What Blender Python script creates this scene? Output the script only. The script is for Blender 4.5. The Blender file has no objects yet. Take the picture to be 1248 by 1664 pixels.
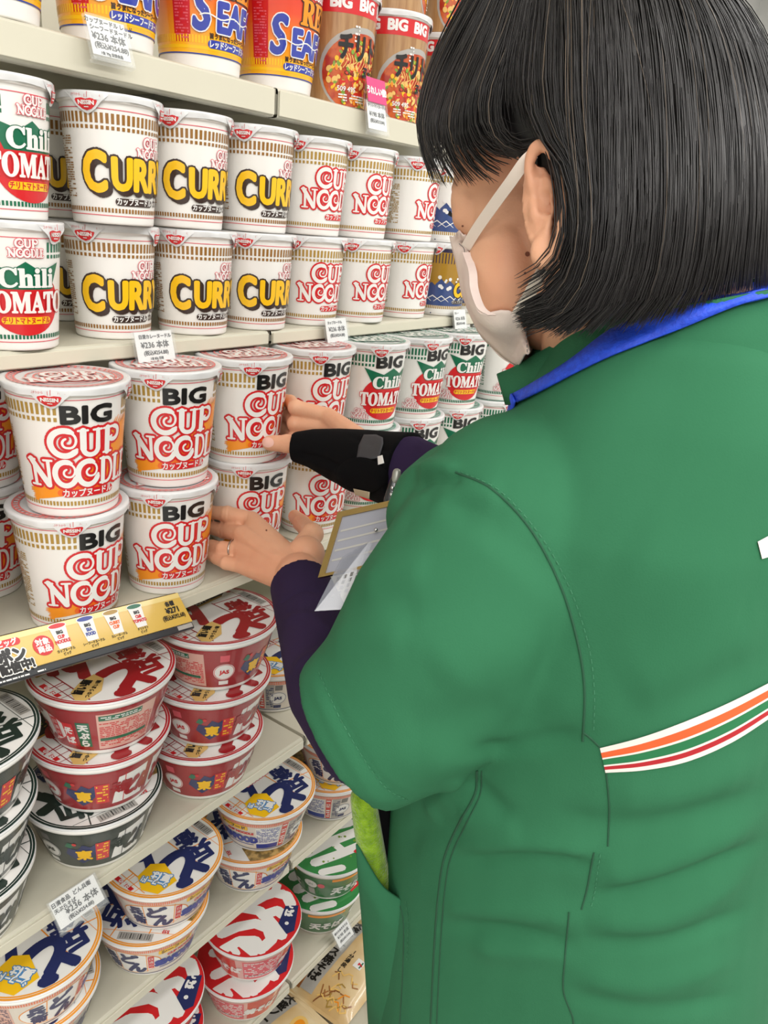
import bpy, bmesh, math, random
import numpy as np
from mathutils import Vector, Matrix
from mathutils.bvhtree import BVHTree
from mathutils.kdtree import KDTree

S = bpy.context.scene
COL = S.collection
PI = math.pi
rnd = random.Random(7)

# ---------------------------------------------------------------- camera
EYE = Vector((0.0, 0.0, 1.5))
PITCH, ROLL, YAW = (math.radians(a) for a in (20.08, 4.65, 34.92))
FPX, IW, IH = 1280.0, 1248, 1664
fwd = Vector((math.cos(YAW) * math.cos(PITCH), math.sin(YAW) * math.cos(PITCH), -math.sin(PITCH)))
rt0 = Vector((math.sin(YAW), -math.cos(YAW), 0.0))
up0 = rt0.cross(fwd)
RT = math.cos(ROLL) * rt0 + math.sin(ROLL) * up0
UP = -math.sin(ROLL) * rt0 + math.cos(ROLL) * up0
cd = bpy.data.cameras.new('camera')
cam = bpy.data.objects.new('camera', cd)
COL.objects.link(cam)
cd.sensor_fit = 'VERTICAL'
cd.sensor_height = 36.0
cd.lens = FPX / IH * 36.0
cd.clip_start = 0.02
cam.matrix_world = Matrix(((RT.x, UP.x, -fwd.x, EYE.x), (RT.y, UP.y, -fwd.y, EYE.y), (RT.z, UP.z, -fwd.z, EYE.z), (0, 0, 0, 1)))
S.camera = cam


def V(x, y, d):
    """a surveyed point of the place: bearing (x, y) from the photographer's spot, at depth d metres"""
    x, y, d = float(x), float(y), float(d)
    return EYE + d * (RT * ((x - IW / 2) / FPX) - UP * ((y - IH / 2) / FPX) + fwd)


# ---------------------------------------------------------------- light
S.view_settings.view_transform = 'Standard'
S.view_settings.look = 'None'
S.view_settings.exposure = -0.07
S.view_settings.gamma = 1.0
S.view_settings.use_curve_mapping = False
world = bpy.data.worlds.new('world')
S.world = world
world.use_nodes = True
world.node_tree.nodes['Background'].inputs[0].default_value = (0.95, 0.97, 1.0, 1)
world.node_tree.nodes['Background'].inputs[1].default_value = 0.35


def area(name, loc, rot, sx, sy, power, color=(1, 0.98, 0.95)):
    l = bpy.data.lights.new(name, 'AREA')
    l.shape = 'RECTANGLE'
    l.size, l.size_y, l.energy, l.color = sx, sy, power, color
    o = bpy.data.objects.new(name, l)
    o.location, o.rotation_euler = loc, rot
    COL.objects.link(o)
    return o


for k, (x, y) in enumerate(((-1.2, -0.25), (0.3, -0.25), (1.8, -0.25), (3.3, -0.25))):
    area('ceiling_tube_light', (x, y, 2.66), (0, 0, 0), 1.25, 0.30, 12 if k == 0 else 8)
for k, (x, y) in enumerate(((-1.4, -1.25), (0.1, -1.25), (1.6, -1.25), (3.1, -1.25))):
    area('ceiling_tube_light', (x, y, 2.66), (0, 0, 0), 1.25, 0.30, 48 if k == 0 else (27 if k == 1 else 22))

# ---------------------------------------------------------------- materials
MATS = {}


def s2l(c):
    return tuple(((v / 255) / 12.92 if v / 255 <= 0.04045 else ((v / 255 + 0.055) / 1.055) ** 2.4) for v in c)


def mat(name, rgb, rough=0.5, metal=0.0, coat=0.0, spec=0.5, alpha=1.0, trans=0.0, sheen=0.0, sss=0.0):
    if name in MATS:
        return MATS[name]
    m = bpy.data.materials.new(name)
    m.use_nodes = True
    b = m.node_tree.nodes['Principled BSDF']
    b.inputs['Base Color'].default_value = (*s2l(rgb), 1)
    b.inputs['Roughness'].default_value = rough
    b.inputs['Metallic'].default_value = metal
    b.inputs['Coat Weight'].default_value = coat
    b.inputs['Coat Roughness'].default_value = 0.08
    b.inputs['Specular IOR Level'].default_value = spec
    b.inputs['Transmission Weight'].default_value = trans
    b.inputs['Alpha'].default_value = alpha
    if sheen:
        b.inputs['Sheen Weight'].default_value = sheen
    if sss:
        b.inputs['Subsurface Weight'].default_value = sss
        b.inputs['Subsurface Radius'].default_value = (0.012, 0.005, 0.003)
        b.inputs['Subsurface Scale'].default_value = 0.6
    MATS[name] = m
    return m


def noise_color(m, rgb2, scale, detail=4, lo=0.4, hi=0.6, bump=0.0, bump_scale=None, stretch=None):
    """mix a second colour into a material by noise, optional bump"""
    nt = m.node_tree
    b = nt.nodes['Principled BSDF']
    tc = nt.nodes.new('ShaderNodeTexCoord')
    mp = nt.nodes.new('ShaderNodeMapping')
    nt.links.new(tc.outputs['Object'], mp.inputs[0])
    if stretch:
        mp.inputs['Scale'].default_value = stretch
    n = nt.nodes.new('ShaderNodeTexNoise')
    n.inputs['Scale'].default_value = scale
    n.inputs['Detail'].default_value = detail
    nt.links.new(mp.outputs[0], n.inputs['Vector'])
    r = nt.nodes.new('ShaderNodeValToRGB')
    r.color_ramp.elements[0].position = lo
    r.color_ramp.elements[1].position = hi
    r.color_ramp.elements[0].color = b.inputs['Base Color'].default_value[:]
    r.color_ramp.elements[1].color = (*s2l(rgb2), 1)
    nt.links.new(n.outputs[0], r.inputs[0])
    nt.links.new(r.outputs[0], b.inputs['Base Color'])
    if bump:
        n2 = nt.nodes.new('ShaderNodeTexNoise')
        n2.inputs['Scale'].default_value = bump_scale or scale
        n2.inputs['Detail'].default_value = 3
        nt.links.new(mp.outputs[0], n2.inputs['Vector'])
        bp = nt.nodes.new('ShaderNodeBump')
        bp.inputs['Strength'].default_value = bump
        bp.inputs['Distance'].default_value = 0.002
        nt.links.new(n2.outputs[0], bp.inputs['Height'])
        nt.links.new(bp.outputs[0], b.inputs['Normal'])
    return m


WHITE = mat('cup_white', (241, 238, 233), 0.32, coat=0.25)
LIDW = mat('lid_paper_white', (226, 226, 226), 0.3, coat=0.2)
INKW = mat('ink_white', (240, 238, 234), 0.35, coat=0.2)
RED = mat('ink_red', (212, 34, 40), 0.35, coat=0.2)
PINK = mat('ink_pink_red', (224, 92, 104), 0.35)
ORANGE = mat('ink_orange', (246, 150, 28), 0.35, coat=0.2)
DORANGE = mat('ink_deep_orange', (240, 108, 30), 0.35, coat=0.2)
YEL = mat('ink_yellow', (250, 196, 24), 0.35, coat=0.2)
GOLD = mat('ink_gold', (176, 140, 62), 0.35, coat=0.2)
BROWN = mat('ink_brown_gold', (150, 104, 44), 0.35, coat=0.2)
BLACK = mat('ink_black', (26, 24, 24), 0.35, coat=0.2)
DKBROWN = mat('ink_dark_brown', (58, 40, 34), 0.35, coat=0.2)
GREEN = mat('ink_green', (18, 106, 74), 0.35, coat=0.2)
BLUE = mat('ink_blue', (40, 62, 152), 0.35, coat=0.2)
NAVY = mat('ink_navy', (34, 44, 96), 0.35, coat=0.2)
CRIM = mat('ink_crimson', (160, 26, 34), 0.3, coat=0.4)
GREY = mat('ink_grey', (120, 118, 116), 0.4)
LGREY = mat('ink_light_grey', (176, 172, 166), 0.4)
CREAM = mat('shelf_cream', (206, 202, 184), 0.38, spec=0.4)
CREAM2 = mat('shelf_rail_cream', (214, 209, 190), 0.33, spec=0.4)
STEEL = mat('bracket_steel', (150, 150, 142), 0.4, metal=0.5)


# ---------------------------------------------------------------- mesh building
class MB:
    def __init__(self):
        self.v, self.f, self.m, self.s, self.mats = [], [], [], [], []

    def mi(self, m):
        if m not in self.mats:
            self.mats.append(m)
        return self.mats.index(m)

    def add(self, verts, faces, m, smooth=True):
        o = len(self.v)
        k = self.mi(m)
        self.v.extend(tuple(p) for p in verts)
        for f in faces:
            self.f.append(tuple(i + o for i in f))
            self.m.append(k)
            self.s.append(smooth)

    def lathe(self, prof, m, segs=72, smooth=True):
        """prof: list of (r, z) from bottom to top or any order"""
        vs, fs, n = [], [], len(prof)
        for i in range(segs):
            a = 2 * PI * i / segs
            for r, z in prof:
                vs.append((r * math.cos(a), r * math.sin(a), z))
        for i in range(segs):
            j = (i + 1) % segs
            for k in range(n - 1):
                fs.append((i * n + k, j * n + k, j * n + k + 1, i * n + k + 1))
        self.add(vs, fs, m, smooth)

    def box(self, a, b, m, bev=0.0):
        (x0, y0, z0), (x1, y1, z1) = a, b
        if bev <= 0:
            vs = [(x, y, z) for z in (z0, z1) for y in (y0, y1) for x in (x0, x1)]
            self.add(vs, [(0, 2, 3, 1), (4, 5, 7, 6), (0, 1, 5, 4), (2, 6, 7, 3), (0, 4, 6, 2), (1, 3, 7, 5)], m, False)
            return
        bm = bmesh.new()
        bmesh.ops.create_cube(bm, size=1.0)
        for v in bm.verts:
            v.co = Vector(((x0 + x1) / 2 + v.co.x * (x1 - x0), (y0 + y1) / 2 + v.co.y * (y1 - y0), (z0 + z1) / 2 + v.co.z * (z1 - z0)))
        bmesh.ops.bevel(bm, geom=bm.edges[:], offset=bev, segments=3, affect='EDGES', profile=0.5)
        self.add_bm(bm, m, False)
        bm.free()

    def add_bm(self, bm, m, smooth=True):
        bm.verts.index_update()
        self.add([v.co[:] for v in bm.verts], [[v.index for v in f.verts] for f in bm.faces], m, smooth)

    def tube(self, pts, radii, m, segs=12, flat=None, caps=True):
        """closed tapered tube along points; flat=(axis Vector, k) squeezes along that axis"""
        pts = [Vector(p) for p in pts]
        if not hasattr(radii, '__len__'):
            radii = [radii] * len(pts)
        P, Rr = [], []
        if caps:
            d0 = (pts[0] - pts[1]).normalized()
            for k in (1.0, 0.8, 0.45):
                P.append(pts[0] + d0 * radii[0] * k)
                Rr.append(radii[0] * math.sqrt(max(0.0004, 1 - k * k)))
        P += pts
        Rr += list(radii)
        if caps:
            d1 = (pts[-1] - pts[-2]).normalized()
            for k in (0.45, 0.8, 1.0):
                P.append(pts[-1] + d1 * radii[-1] * k)
                Rr.append(radii[-1] * math.sqrt(max(0.0004, 1 - k * k)))
        vs, fs = [], []
        t = (P[1] - P[0]).normalized()
        n = t.orthogonal().normalized()
        N = len(P)
        for i in range(N):
            t2 = (P[min(i + 1, N - 1)] - P[max(i - 1, 0)]).normalized()
            n = (n - t2 * n.dot(t2)).normalized()
            b = t2.cross(n)
            for k in range(segs):
                a = 2 * PI * k / segs
                off = (n * math.cos(a) + b * math.sin(a)) * Rr[i]
                if flat:
                    ax, kk = flat
                    off = off - ax * off.dot(ax) * (1 - kk)
                vs.append(P[i] + off)
        for i in range(N - 1):
            for k in range(segs):
                k2 = (k + 1) % segs
                fs.append((i * segs + k, i * segs + k2, (i + 1) * segs + k2, (i + 1) * segs + k))
        fs.append(tuple(range(segs - 1, -1, -1)))
        fs.append(tuple((N - 1) * segs + k for k in range(segs)))
        self.add(vs, fs, m, True)

    def ellipsoid(self, c, axes, m, nu=20, nv=12):
        """axes: three vectors (directions times radii)"""
        c = Vector(c)
        vs, fs = [c - axes[2]], []
        for j in range(1, nv):
            p = -PI / 2 + PI * j / nv
            for i in range(nu):
                a = 2 * PI * i / nu
                vs.append(c + axes[0] * math.cos(a) * math.cos(p) + axes[1] * math.sin(a) * math.cos(p) + axes[2] * math.sin(p))
        vs.append(c + axes[2])
        for i in range(nu):
            fs.append((0, 1 + (i + 1) % nu, 1 + i))
            fs.append((len(vs) - 1, 1 + (nv - 2) * nu + i, 1 + (nv - 2) * nu + (i + 1) % nu))
            for j in range(nv - 2):
                a, b = 1 + j * nu + i, 1 + j * nu + (i + 1) % nu
                fs.append((a, b, b + nu, a + nu))
        self.add(vs, fs, m, True)

    def mesh(self, name):
        me = bpy.data.meshes.new(name)
        me.from_pydata(self.v, [], self.f)
        for m in self.mats:
            me.materials.append(m)
        me.polygons.foreach_set('material_index', self.m)
        me.polygons.foreach_set('use_smooth', self.s)
        me.update()
        return me

    def build(self, name, parent=None):
        o = bpy.data.objects.new(name, self.mesh(name))
        COL.objects.link(o)
        if parent:
            o.parent = parent
        return o


def thing(name, loc, label=None, cat=None, group=None, rz=0.0):
    o = bpy.data.objects.new(name, None)
    o.empty_display_size = 0.02
    COL.objects.link(o)
    o.location = loc
    o.rotation_euler = (0, 0, rz)
    tag(o, label, cat, group)
    return o


def tag(o, label=None, cat=None, group=None, kind=None):
    if label:
        o['label'] = label
    if cat:
        o['category'] = cat
    if group:
        o['group'] = group
    if kind:
        o['kind'] = kind
    return o


def clone(root, loc, rz, label=None, group=None, tilt=(0, 0)):
    r = root.copy()
    COL.objects.link(r)
    r.location = loc
    r.rotation_euler = (tilt[0], tilt[1], rz)
    for k, v in (('label', label), ('group', group)):
        if v:
            r[k] = v
        elif k in r:
            del r[k]
    for ch in list(root.children):
        c = ch.copy()
        COL.objects.link(c)
        c.parent = r
        for g in ch.children:
            d = g.copy()
            COL.objects.link(d)
            d.parent = c
    return r


# ---------------------------------------------------------------- flat artwork wrapped onto packs
_TXT = {}


def text_geo(s):
    if s in _TXT:
        return _TXT[s]
    c = bpy.data.curves.new('lettering', 'FONT')
    c.body = s
    c.size = 1.0
    c.resolution_u = 3
    o = bpy.data.objects.new('lettering', c)
    COL.objects.link(o)
    bpy.context.view_layer.update()
    me = bpy.data.meshes.new_from_object(o.evaluated_get(bpy.context.evaluated_depsgraph_get()))
    vs = [(v.co.x, v.co.y) for v in me.vertices]
    fs = [tuple(p.vertices) for p in me.polygons]
    cnt = {}
    for f in fs:
        for a, b in zip(f, f[1:] + f[:1]):
            k = (min(a, b), max(a, b))
            cnt[k] = cnt.get(k, 0) + 1
    edges = [k for k, n in cnt.items() if n == 1]
    bpy.data.objects.remove(o)
    bpy.data.curves.remove(c)
    bpy.data.meshes.remove(me)
    _TXT[s] = (vs, fs, edges)
    return _TXT[s]


class Art:
    """flat shapes in metres: u to the right, v up; layer = print order"""

    def __init__(self):
        self.items = []

    def poly(self, pts, m, layer=1):
        self.items.append((list(pts), [tuple(range(len(pts)))], m, layer))

    def rect(self, u0, v0, u1, v1, m, layer=1):
        self.poly([(u0, v0), (u1, v0), (u1, v1), (u0, v1)], m, layer)

    def pill(self, u0, v0, u1, v1, m, layer=1, r=None):
        r = r or (v1 - v0) / 2
        pts = []
        for cx, cy, a0 in ((u1 - r, v0 + r, -90), (u1 - r, v1 - r, 0), (u0 + r, v1 - r, 90), (u0 + r, v0 + r, 180)):
            for k in range(6):
                a = math.radians(a0 + 18 * k)
                pts.append((cx + r * math.cos(a), cy + r * math.sin(a)))
        self.poly(pts, m, layer)

    def disc(self, u, v, r, m, layer=1, ry=None, n=36, rot=0.0):
        ry = ry or r
        c, s = math.cos(rot), math.sin(rot)
        self.poly([(u + r * math.cos(2 * PI * i / n) * c - ry * math.sin(2 * PI * i / n) * s, v + r * math.cos(2 * PI * i / n) * s + ry * math.sin(2 * PI * i / n) * c) for i in range(n)], m, layer)

    def ring(self, u, v, r, w, m, layer=1, ry=None, n=40):
        ry = ry or r
        self.stroke([(u + r * math.cos(2 * PI * i / n), v + ry * math.sin(2 * PI * i / n)) for i in range(n + 1)], w, m, layer, caps=False)

    def stroke(self, pts, w, m, layer=1, caps=True):
        """polyline with width w (number or list)"""
        n = len(pts)
        ws = list(w) if hasattr(w, '__len__') else [w] * n
        vs, fs = [], []
        for i in range(n - 1):
            (ax, ay), (bx, by) = pts[i], pts[i + 1]
            L = math.hypot(bx - ax, by - ay)
            if L < 1e-9:
                continue
            nx, ny = -(by - ay) / L, (bx - ax) / L
            o = len(vs)
            vs += [(ax - nx * ws[i] / 2, ay - ny * ws[i] / 2), (bx - nx * ws[i + 1] / 2, by - ny * ws[i + 1] / 2),
                   (bx + nx * ws[i + 1] / 2, by + ny * ws[i + 1] / 2), (ax + nx * ws[i] / 2, ay + ny * ws[i] / 2)]
            fs.append((o, o + 1, o + 2, o + 3))
        for i in range(n):
            if not caps and i in (0, n - 1):
                continue
            o = len(vs)
            vs += [(pts[i][0] + ws[i] / 2 * math.cos(PI / 4 * k), pts[i][1] + ws[i] / 2 * math.sin(PI / 4 * k)) for k in range(8)]
            fs.append(tuple(range(o, o + 8)))
        self.items.append((vs, fs, m, layer))

    def text(self, s, size, u, v, m, layer=1, align='l', bold=0.0, outline=None, rot=0.0, sx=1.0, shear=0.0, shadow=None):
        """v = baseline; outline=(width, material)"""
        vs, fs, edges = text_geo(s)
        if not vs:
            return
        xs = [p[0] for p in vs]
        x0, x1 = min(xs), max(xs)
        ox = {'l': x0, 'c': (x0 + x1) / 2, 'r': x1}[align]
        c, sn = math.cos(rot), math.sin(rot)

        def tr(p):
            x, y = (p[0] - ox + p[1] * shear) * size * sx, p[1] * size
            return (u + x * c - y * sn, v + x * sn + y * c)
        P = [tr(p) for p in vs]
        if shadow:
            dx, dy, w, sm = shadow
            for k in range(4):
                q = [(a + dx * (k + 1) / 4, b + dy * (k + 1) / 4) for a, b in P]
                self.items.append((q, fs, sm, layer - 1))
                self._edges(q, edges, w, sm, layer - 1)
        if outline:
            self._edges(P, edges, outline[0] + bold, outline[1], layer)
            layer += 1
        self.items.append((P, fs, m, layer))
        if bold:
            self._edges(P, edges, bold, m, layer)

    def _edges(self, P, edges, w, m, layer):
        vs, fs = [], []
        used = set()
        for a, b in edges:
            (ax, ay), (bx, by) = P[a], P[b]
            L = math.hypot(bx - ax, by - ay)
            if L < 1e-9:
                continue
            nx, ny = -(by - ay) / L * w, (bx - ax) / L * w
            o = len(vs)
            vs += [(ax - nx, ay - ny), (bx - nx, by - ny), (bx + nx, by + ny), (ax + nx, ay + ny)]
            fs.append((o, o + 1, o + 2, o + 3))
            used.update((a, b))
        for a in used:
            o = len(vs)
            vs += [(P[a][0] + w * math.cos(PI / 3 * k), P[a][1] + w * math.sin(PI / 3 * k)) for k in range(6)]
            fs.append(tuple(range(o, o + 6)))
        self.items.append((vs, fs, m, layer))

    def put(self, other, du=0, dv=0, k=1.0, rot=0.0, dl=0):
        c, s = math.cos(rot), math.sin(rot)
        for vs, fs, m, l in other.items:
            self.items.append(([(du + k * (x * c - y * s), dv + k * (x * s + y * c)) for x, y in vs], fs, m, l + dl))

    def clip_poly(self, keep):
        """drop shapes' points outside by clamping with function keep(u, v)->(u, v)"""
        self.items = [([keep(*p) for p in vs], fs, m, l) for vs, fs, m, l in self.items]

    def wrap(self, mb, fn, step=0.004, eps=0.00016, vstep=None):
        """slice into strips so that it follows curvature, then map (u, v, height) -> xyz"""
        by = {}
        for vs, fs, m, l in self.items:
            by.setdefault(m, []).append((vs, fs, l))
        for m, L in by.items():
            bm = bmesh.new()
            for n_, (vs, fs, l) in enumerate(L):
                lift = [l + .03 * (n_ % 7)] * len(vs)
                if sum(len(f) for f in fs) == len(vs) and len(fs) > 1:   # loose shapes that overlap: print each a hair apart
                    for k_, f in enumerate(fs):
                        for i in f:
                            lift[i] = l + .03 * (n_ % 7) + .04 + .55 * ((k_ * .6180339) % 1)
                bv = [bm.verts.new((x, y, z)) for (x, y), z in zip(vs, lift)]
                for f in fs:
                    try:
                        bm.faces.new([bv[i] for i in f])
                    except ValueError:
                        pass
            for axis, st in ((0, step), (1, vstep)):
                if not st or not len(bm.verts):
                    continue
                xs = [v.co[axis] for v in bm.verts]
                k0, k1 = math.ceil(min(xs) / st), math.floor(max(xs) / st)
                no = Vector((1, 0, 0)) if axis == 0 else Vector((0, 1, 0))
                for k in range(k0, k1 + 1):
                    bmesh.ops.bisect_plane(bm, geom=bm.verts[:] + bm.edges[:] + bm.faces[:], dist=1e-7, plane_co=no * (k * st), plane_no=no)
            for f in bm.faces:
                f.normal_update()
                if f.normal.z < 0:
                    f.normal_flip()
            for v in bm.verts:
                v.co = Vector(fn(v.co.x, v.co.y, eps * v.co.z))
            mb.add_bm(bm, m, True)
            bm.free()

# ---------------------------------------------------------------- cup artwork
MM = 0.001


def arc(cx, cy, rx, ry, a0, a1, n=14):
    return [(cx + rx * math.cos(math.radians(a0 + (a1 - a0) * i / n)), cy + ry * math.sin(math.radians(a0 + (a1 - a0) * i / n))) for i in range(n + 1)]


def logo_strokes():
    """the two-line red and white swash lettering, in millimetres"""
    L = []

    def st(pts, w):
        L.append((pts, w))
    # C with a curl
    st(arc(-14, 43, 11.5, 12, 55, 330, 20), [4.2] + [6] * 19 + [3])
    st(arc(-9.5, 45.5, 5.0, 7.0, 70, -90, 8) + arc(-11.5, 43, 4.2, 4.4, -90, -250, 8), 2.6)
    # U
    st([(1.5, 54.5), (1.5, 37)] + arc(8, 37, 6.5, 6, 180, 360, 8) + [(14.5, 54.5)], [6, 6] + [5] * 9 + [4.2])
    st([(-2.5, 54.5), (5.5, 54.5)], 2.6)
    st([(10.5, 54.5), (18, 54.5)], 2.6)
    # P
    st([(24, 54.5), (24, 31.5)], 6)
    st([(20, 54.5), (30, 54.8)] + arc(31, 48.3, 6.5, 6.3, 80, -130, 9) + [(29, 46)], [2.6, 3] + [4.6] * 10 + [2.4])
    st([(20, 31.4), (28.5, 31.4)], 2.6)
    # N
    st([(-43.5, 25.5), (-43.5, 2)], 4)
    st([(-46, 26), (-30.5, 2.5)], 6.4)
    st([(-29.5, 25.5), (-29.5, 1.5)], 3.8)
    st([(-49, 26), (-42, 26)], 2.6)
    st([(-48, 1.6), (-39.5, 1.6)], 2.6)
    st([(-33.5, 26), (-26, 26)], 2.6)
    # two O with curls
    for cx in (-14.5, 5.5):
        st(arc(cx, 13.5, 9.5, 11.6, 60, 350, 20), [4] + [5.6] * 19 + [3])
        st(arc(cx + 3.4, 16.5, 4.6, 6.2, 80, -90, 8) + arc(cx + 2.0, 14.2, 3.8, 3.8, -90, -250, 8), 2.4)
    # D
    st([(20, 25.5), (20, 2)], 5)
    st([(17, 25.8), (24, 25.4)] + arc(24, 13.6, 6.5, 11.8, 90, -90, 10) + [(17, 1.8)], [2.6] + [3.4] * 12 + [2.6])
    # L
    st([(35.5, 25.5), (35.5, 2)], 5)
    st([(32, 25.8), (39, 25.8)], 2.6)
    st([(33, 1.8), (42, 1.8), (43, 6)], [2.8, 3, 2])
    # E
    st([(48.5, 25.5), (48.5, 2)], 5)
    st([(45, 25.8), (55, 25.6), (56, 21)], [2.6, 3, 2])
    st([(48, 14), (54, 14)], 2.8)
    st([(45, 1.8), (56, 1.8), (57, 6)], [2.6, 3, 2])
    return L


_LOGO = logo_strokes()


def put_logo(A, u, v, k, fill, line, layer, grow=3.0, inset=0.0):
    for pts, w in _LOGO:
        P = [(u + x * k * MM, v + y * k * MM) for x, y in pts]
        ws = w if isinstance(w, list) else [w] * len(pts)
        A.stroke(P, [(a + grow) * k * MM for a in ws], line, layer)
    for pts, w in _LOGO:
        P = [(u + x * k * MM, v + y * k * MM) for x, y in pts]
        ws = w if isinstance(w, list) else [w] * len(pts)
        A.stroke(P, [max(0.3, a - inset) * k * MM for a in ws], fill, layer + 1)


def ticks(A, u0, u1, v0, v1, pitch, w, m, layer=1):
    n = int((u1 - u0) / pitch)
    for i in range(n):
        a = u0 + (i + 0.5) * pitch
        A.rect(a - w / 2, v0, a + w / 2, v1, m, layer)


def band(A, v, w, m, half=0.14, layer=1):
    A.rect(-half, v - w / 2, half, v + w / 2, m, layer)


def small_print(A, u0, v0, u1, v1, m, rows=12, layer=1, seed=1, fill=0.7):
    """a block of fine print as broken lines"""
    r = random.Random(seed)
    dv = (v1 - v0) / rows
    for i in range(rows):
        u = u0
        while u < u1:
            w = r.uniform(0.0012, 0.006)
            if r.random() < fill:
                A.rect(u, v0 + dv * (i + 0.22), min(u1, u + w), v0 + dv * (i + 0.75), m, layer)
            u += w + 0.0008


def jag(pts, r, amp):
    return [(x + r.uniform(-amp, amp), y + r.uniform(-amp, amp)) for x, y in pts]


def cup_art(kind, h, half):
    A = Art()
    big = kind.startswith('big')
    chili = 'chili' in kind
    curry = 'curry' in kind
    tick = GREEN if chili else (BROWN if curry else GOLD)
    f = lambda t: h * (1 - t)
    hw = half - 0.0005
    band(A, f(.085 if big else .115), .0007, PINK if not chili else PINK, hw)
    band(A, f(.93), .0007, PINK, hw)
    t1a, t1b, t2a, t2b = (.115, .195, .215, .245) if big else (.145, .222, .24, .268)
    stop = (-.016, .041) if big else ((-.019, .019) if chili else None)
    spans = [(-hw, hw)] if not stop else [(-hw, stop[0]), (stop[1], hw)]
    for a, b in spans:
        ticks(A, a, b, f(t1b), f(t1a), .0044, .0025, tick)
        ticks(A, a, b, f(t2b), f(t2a), .0044, .0025, tick)
    ticks(A, -hw, hw, f(.905), f(.87), .0033, .002, tick)
    # ingredients panel round the side
    small_print(A, -.088, f(.80), -.066, f(.32), tick, 26, seed=3)
    small_print(A, .085, f(.80), .11, f(.32), tick, 22, seed=4)
    if big:
        A.text('BIG', .0215, stop[0] + .0015, f(.255), BLACK, 3, bold=.0011, sx=1.36)
    if kind == 'big_noodle':
        r = random.Random(4)
        sw = [(-.047, f(.87)), (-.049, f(.84)), (-.044, f(.83)), (-.049, f(.80)), (-.041, f(.79)), (-.046, f(.76)), (-.030, f(.74)),
              (-.004, f(.60)), (.016, f(.45)), (.028, f(.33)), (.038, f(.24)), (.041, f(.26)), (.045, f(.22)), (.046, f(.27)), (.053, f(.25)), (.06, f(.3)),
              (.062, f(.5)), (.061, f(.72)), (.03, f(.75)), (0, f(.80)), (-.025, f(.83)), (-.041, f(.865)), (-.0425, f(.85))]
        # brushed band behind the lettering, in two tones
        bm = [(-.047, .865), (-.005, .80), (.03, .74), (.062, .70), (.062, .25), (.045, .26), (.03, .33), (.016, .45), (-.004, .60), (-.03, .74), (-.047, .78)]
        for i in range(len(bm) - 1):
            pass
        lower = [(-.046, f(.87)), (-.025, f(.835)), (0, f(.80)), (.03, f(.755)), (.0605, f(.72))]
        upper = [(-.046, f(.775)), (-.025, f(.735)), (0, f(.62)), (.03, f(.33)), (.0605, f(.26))]
        for i in range(4):
            A.poly([lower[i], lower[i + 1], upper[i + 1], upper[i]], ORANGE, 1)
        for i in range(9):
            t = i / 8
            v = f(.87) + (f(.775) - f(.87)) * t
            A.stroke([(-.044, v), (-.048 - r.uniform(0, .004), v - .0006)], [.0022, .0006], ORANGE, 1)
        for i in range(8):
            A.stroke([(.024 + .004 * i, f(.38) + .0012 * i), (.034 + .0035 * i, f(.24) + r.uniform(-.002, .002))], [.003, .0006], ORANGE, 1)
        for i in range(5):
            A.stroke([(-.02 + .016 * i, f(.80) + .0025 * i), (.0 + .015 * i, f(.66) + .006 * i)], [.006, .001], DORANGE, 2)
        put_logo(A, 0, f(.755), .97, INKW, RED, 3, 4.0, .5)
        A.pill(-.019, f(.835), .032, f(.772), RED, 3)
        A.text('カップヌードル', .0082, .0065, f(.825), INKW, 4, 'c', bold=.00022, sx=.86)
    elif kind == 'noodle':
        put_logo(A, 0, f(.72), .82, INKW, RED, 3, 4.2, .6)
        A.pill(-.009, f(.83), .036, f(.765), RED, 3)
        A.text('カップヌードル', .0072, .0135, f(.818), INKW, 4, 'c', bold=.0002, sx=.86)
    elif kind == 'curry':
        put_logo(A, .012, f(.468), .335, INKW, PINK, 3, 3.4)
        A.text('C', .047, -.052, f(.735), YEL, 5, bold=.0019, outline=(.0019, DKBROWN), sx=.66, shadow=(.003, -.003, .003, DKBROWN))
        A.text('URRY', .038, -.0262, f(.715), YEL, 8, bold=.0016, outline=(.0018, DKBROWN), sx=.72, shadow=(.0028, -.0028, .003, DKBROWN))
        A.pill(-.025, f(.845), .017, f(.785), DKBROWN, 3)
        A.text('カップヌードル', .0066, -.004, f(.833), INKW, 4, 'c', bold=.0002, sx=.86)
        A.text('カレー', .0078, .02, f(.835), DKBROWN, 3, bold=.0004)
    elif chili:
        cy = .61 if big else .615
        R_ = .031 if big else .0285
        u = .004 if big else 0
        A.disc(u, f(cy), R_ * 1.16, RED, 2, ry=R_)
        g = [(-.034, f(.26)), (-.008, f(.335)), (.006, f(.265)), (.020, f(.335)), (.036, f(.27)), (.024, f(.5)), (-.018, f(.5))] if big else \
            [(-.034, f(.30)), (-.012, f(.365)), (.0, f(.295)), (.012, f(.365)), (.034, f(.30)), (.024, f(.51)), (-.024, f(.51))]
        gm = [(g[0], g[1], g[6]), (g[1], g[2], g[3]), (g[3], g[4], g[5]), (g[1], g[3], g[5], g[6])]
        for q in gm:
            A.poly([(x + u, y) for x, y in q], GREEN, 3)
        A.text('𝐂𝐡𝐢𝐥𝐢', .0225, u + .002, f(.49), INKW, 5, 'c', bold=.00055, outline=(.0007, GREEN))
        A.text('𝐓𝐎𝐌𝐀𝐓𝐎', .0255, u + .0005, f(.69), INKW, 7, 'c', bold=.0006, outline=(.0008, RED), sx=.68)
        A.pill(u - .0225, f(.785), u + .0225, f(.728), YEL, 4)
        A.text('チリトマトヌードル', .0062, u, f(.776), RED, 5, 'c', bold=.0002, sx=.78)
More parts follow.
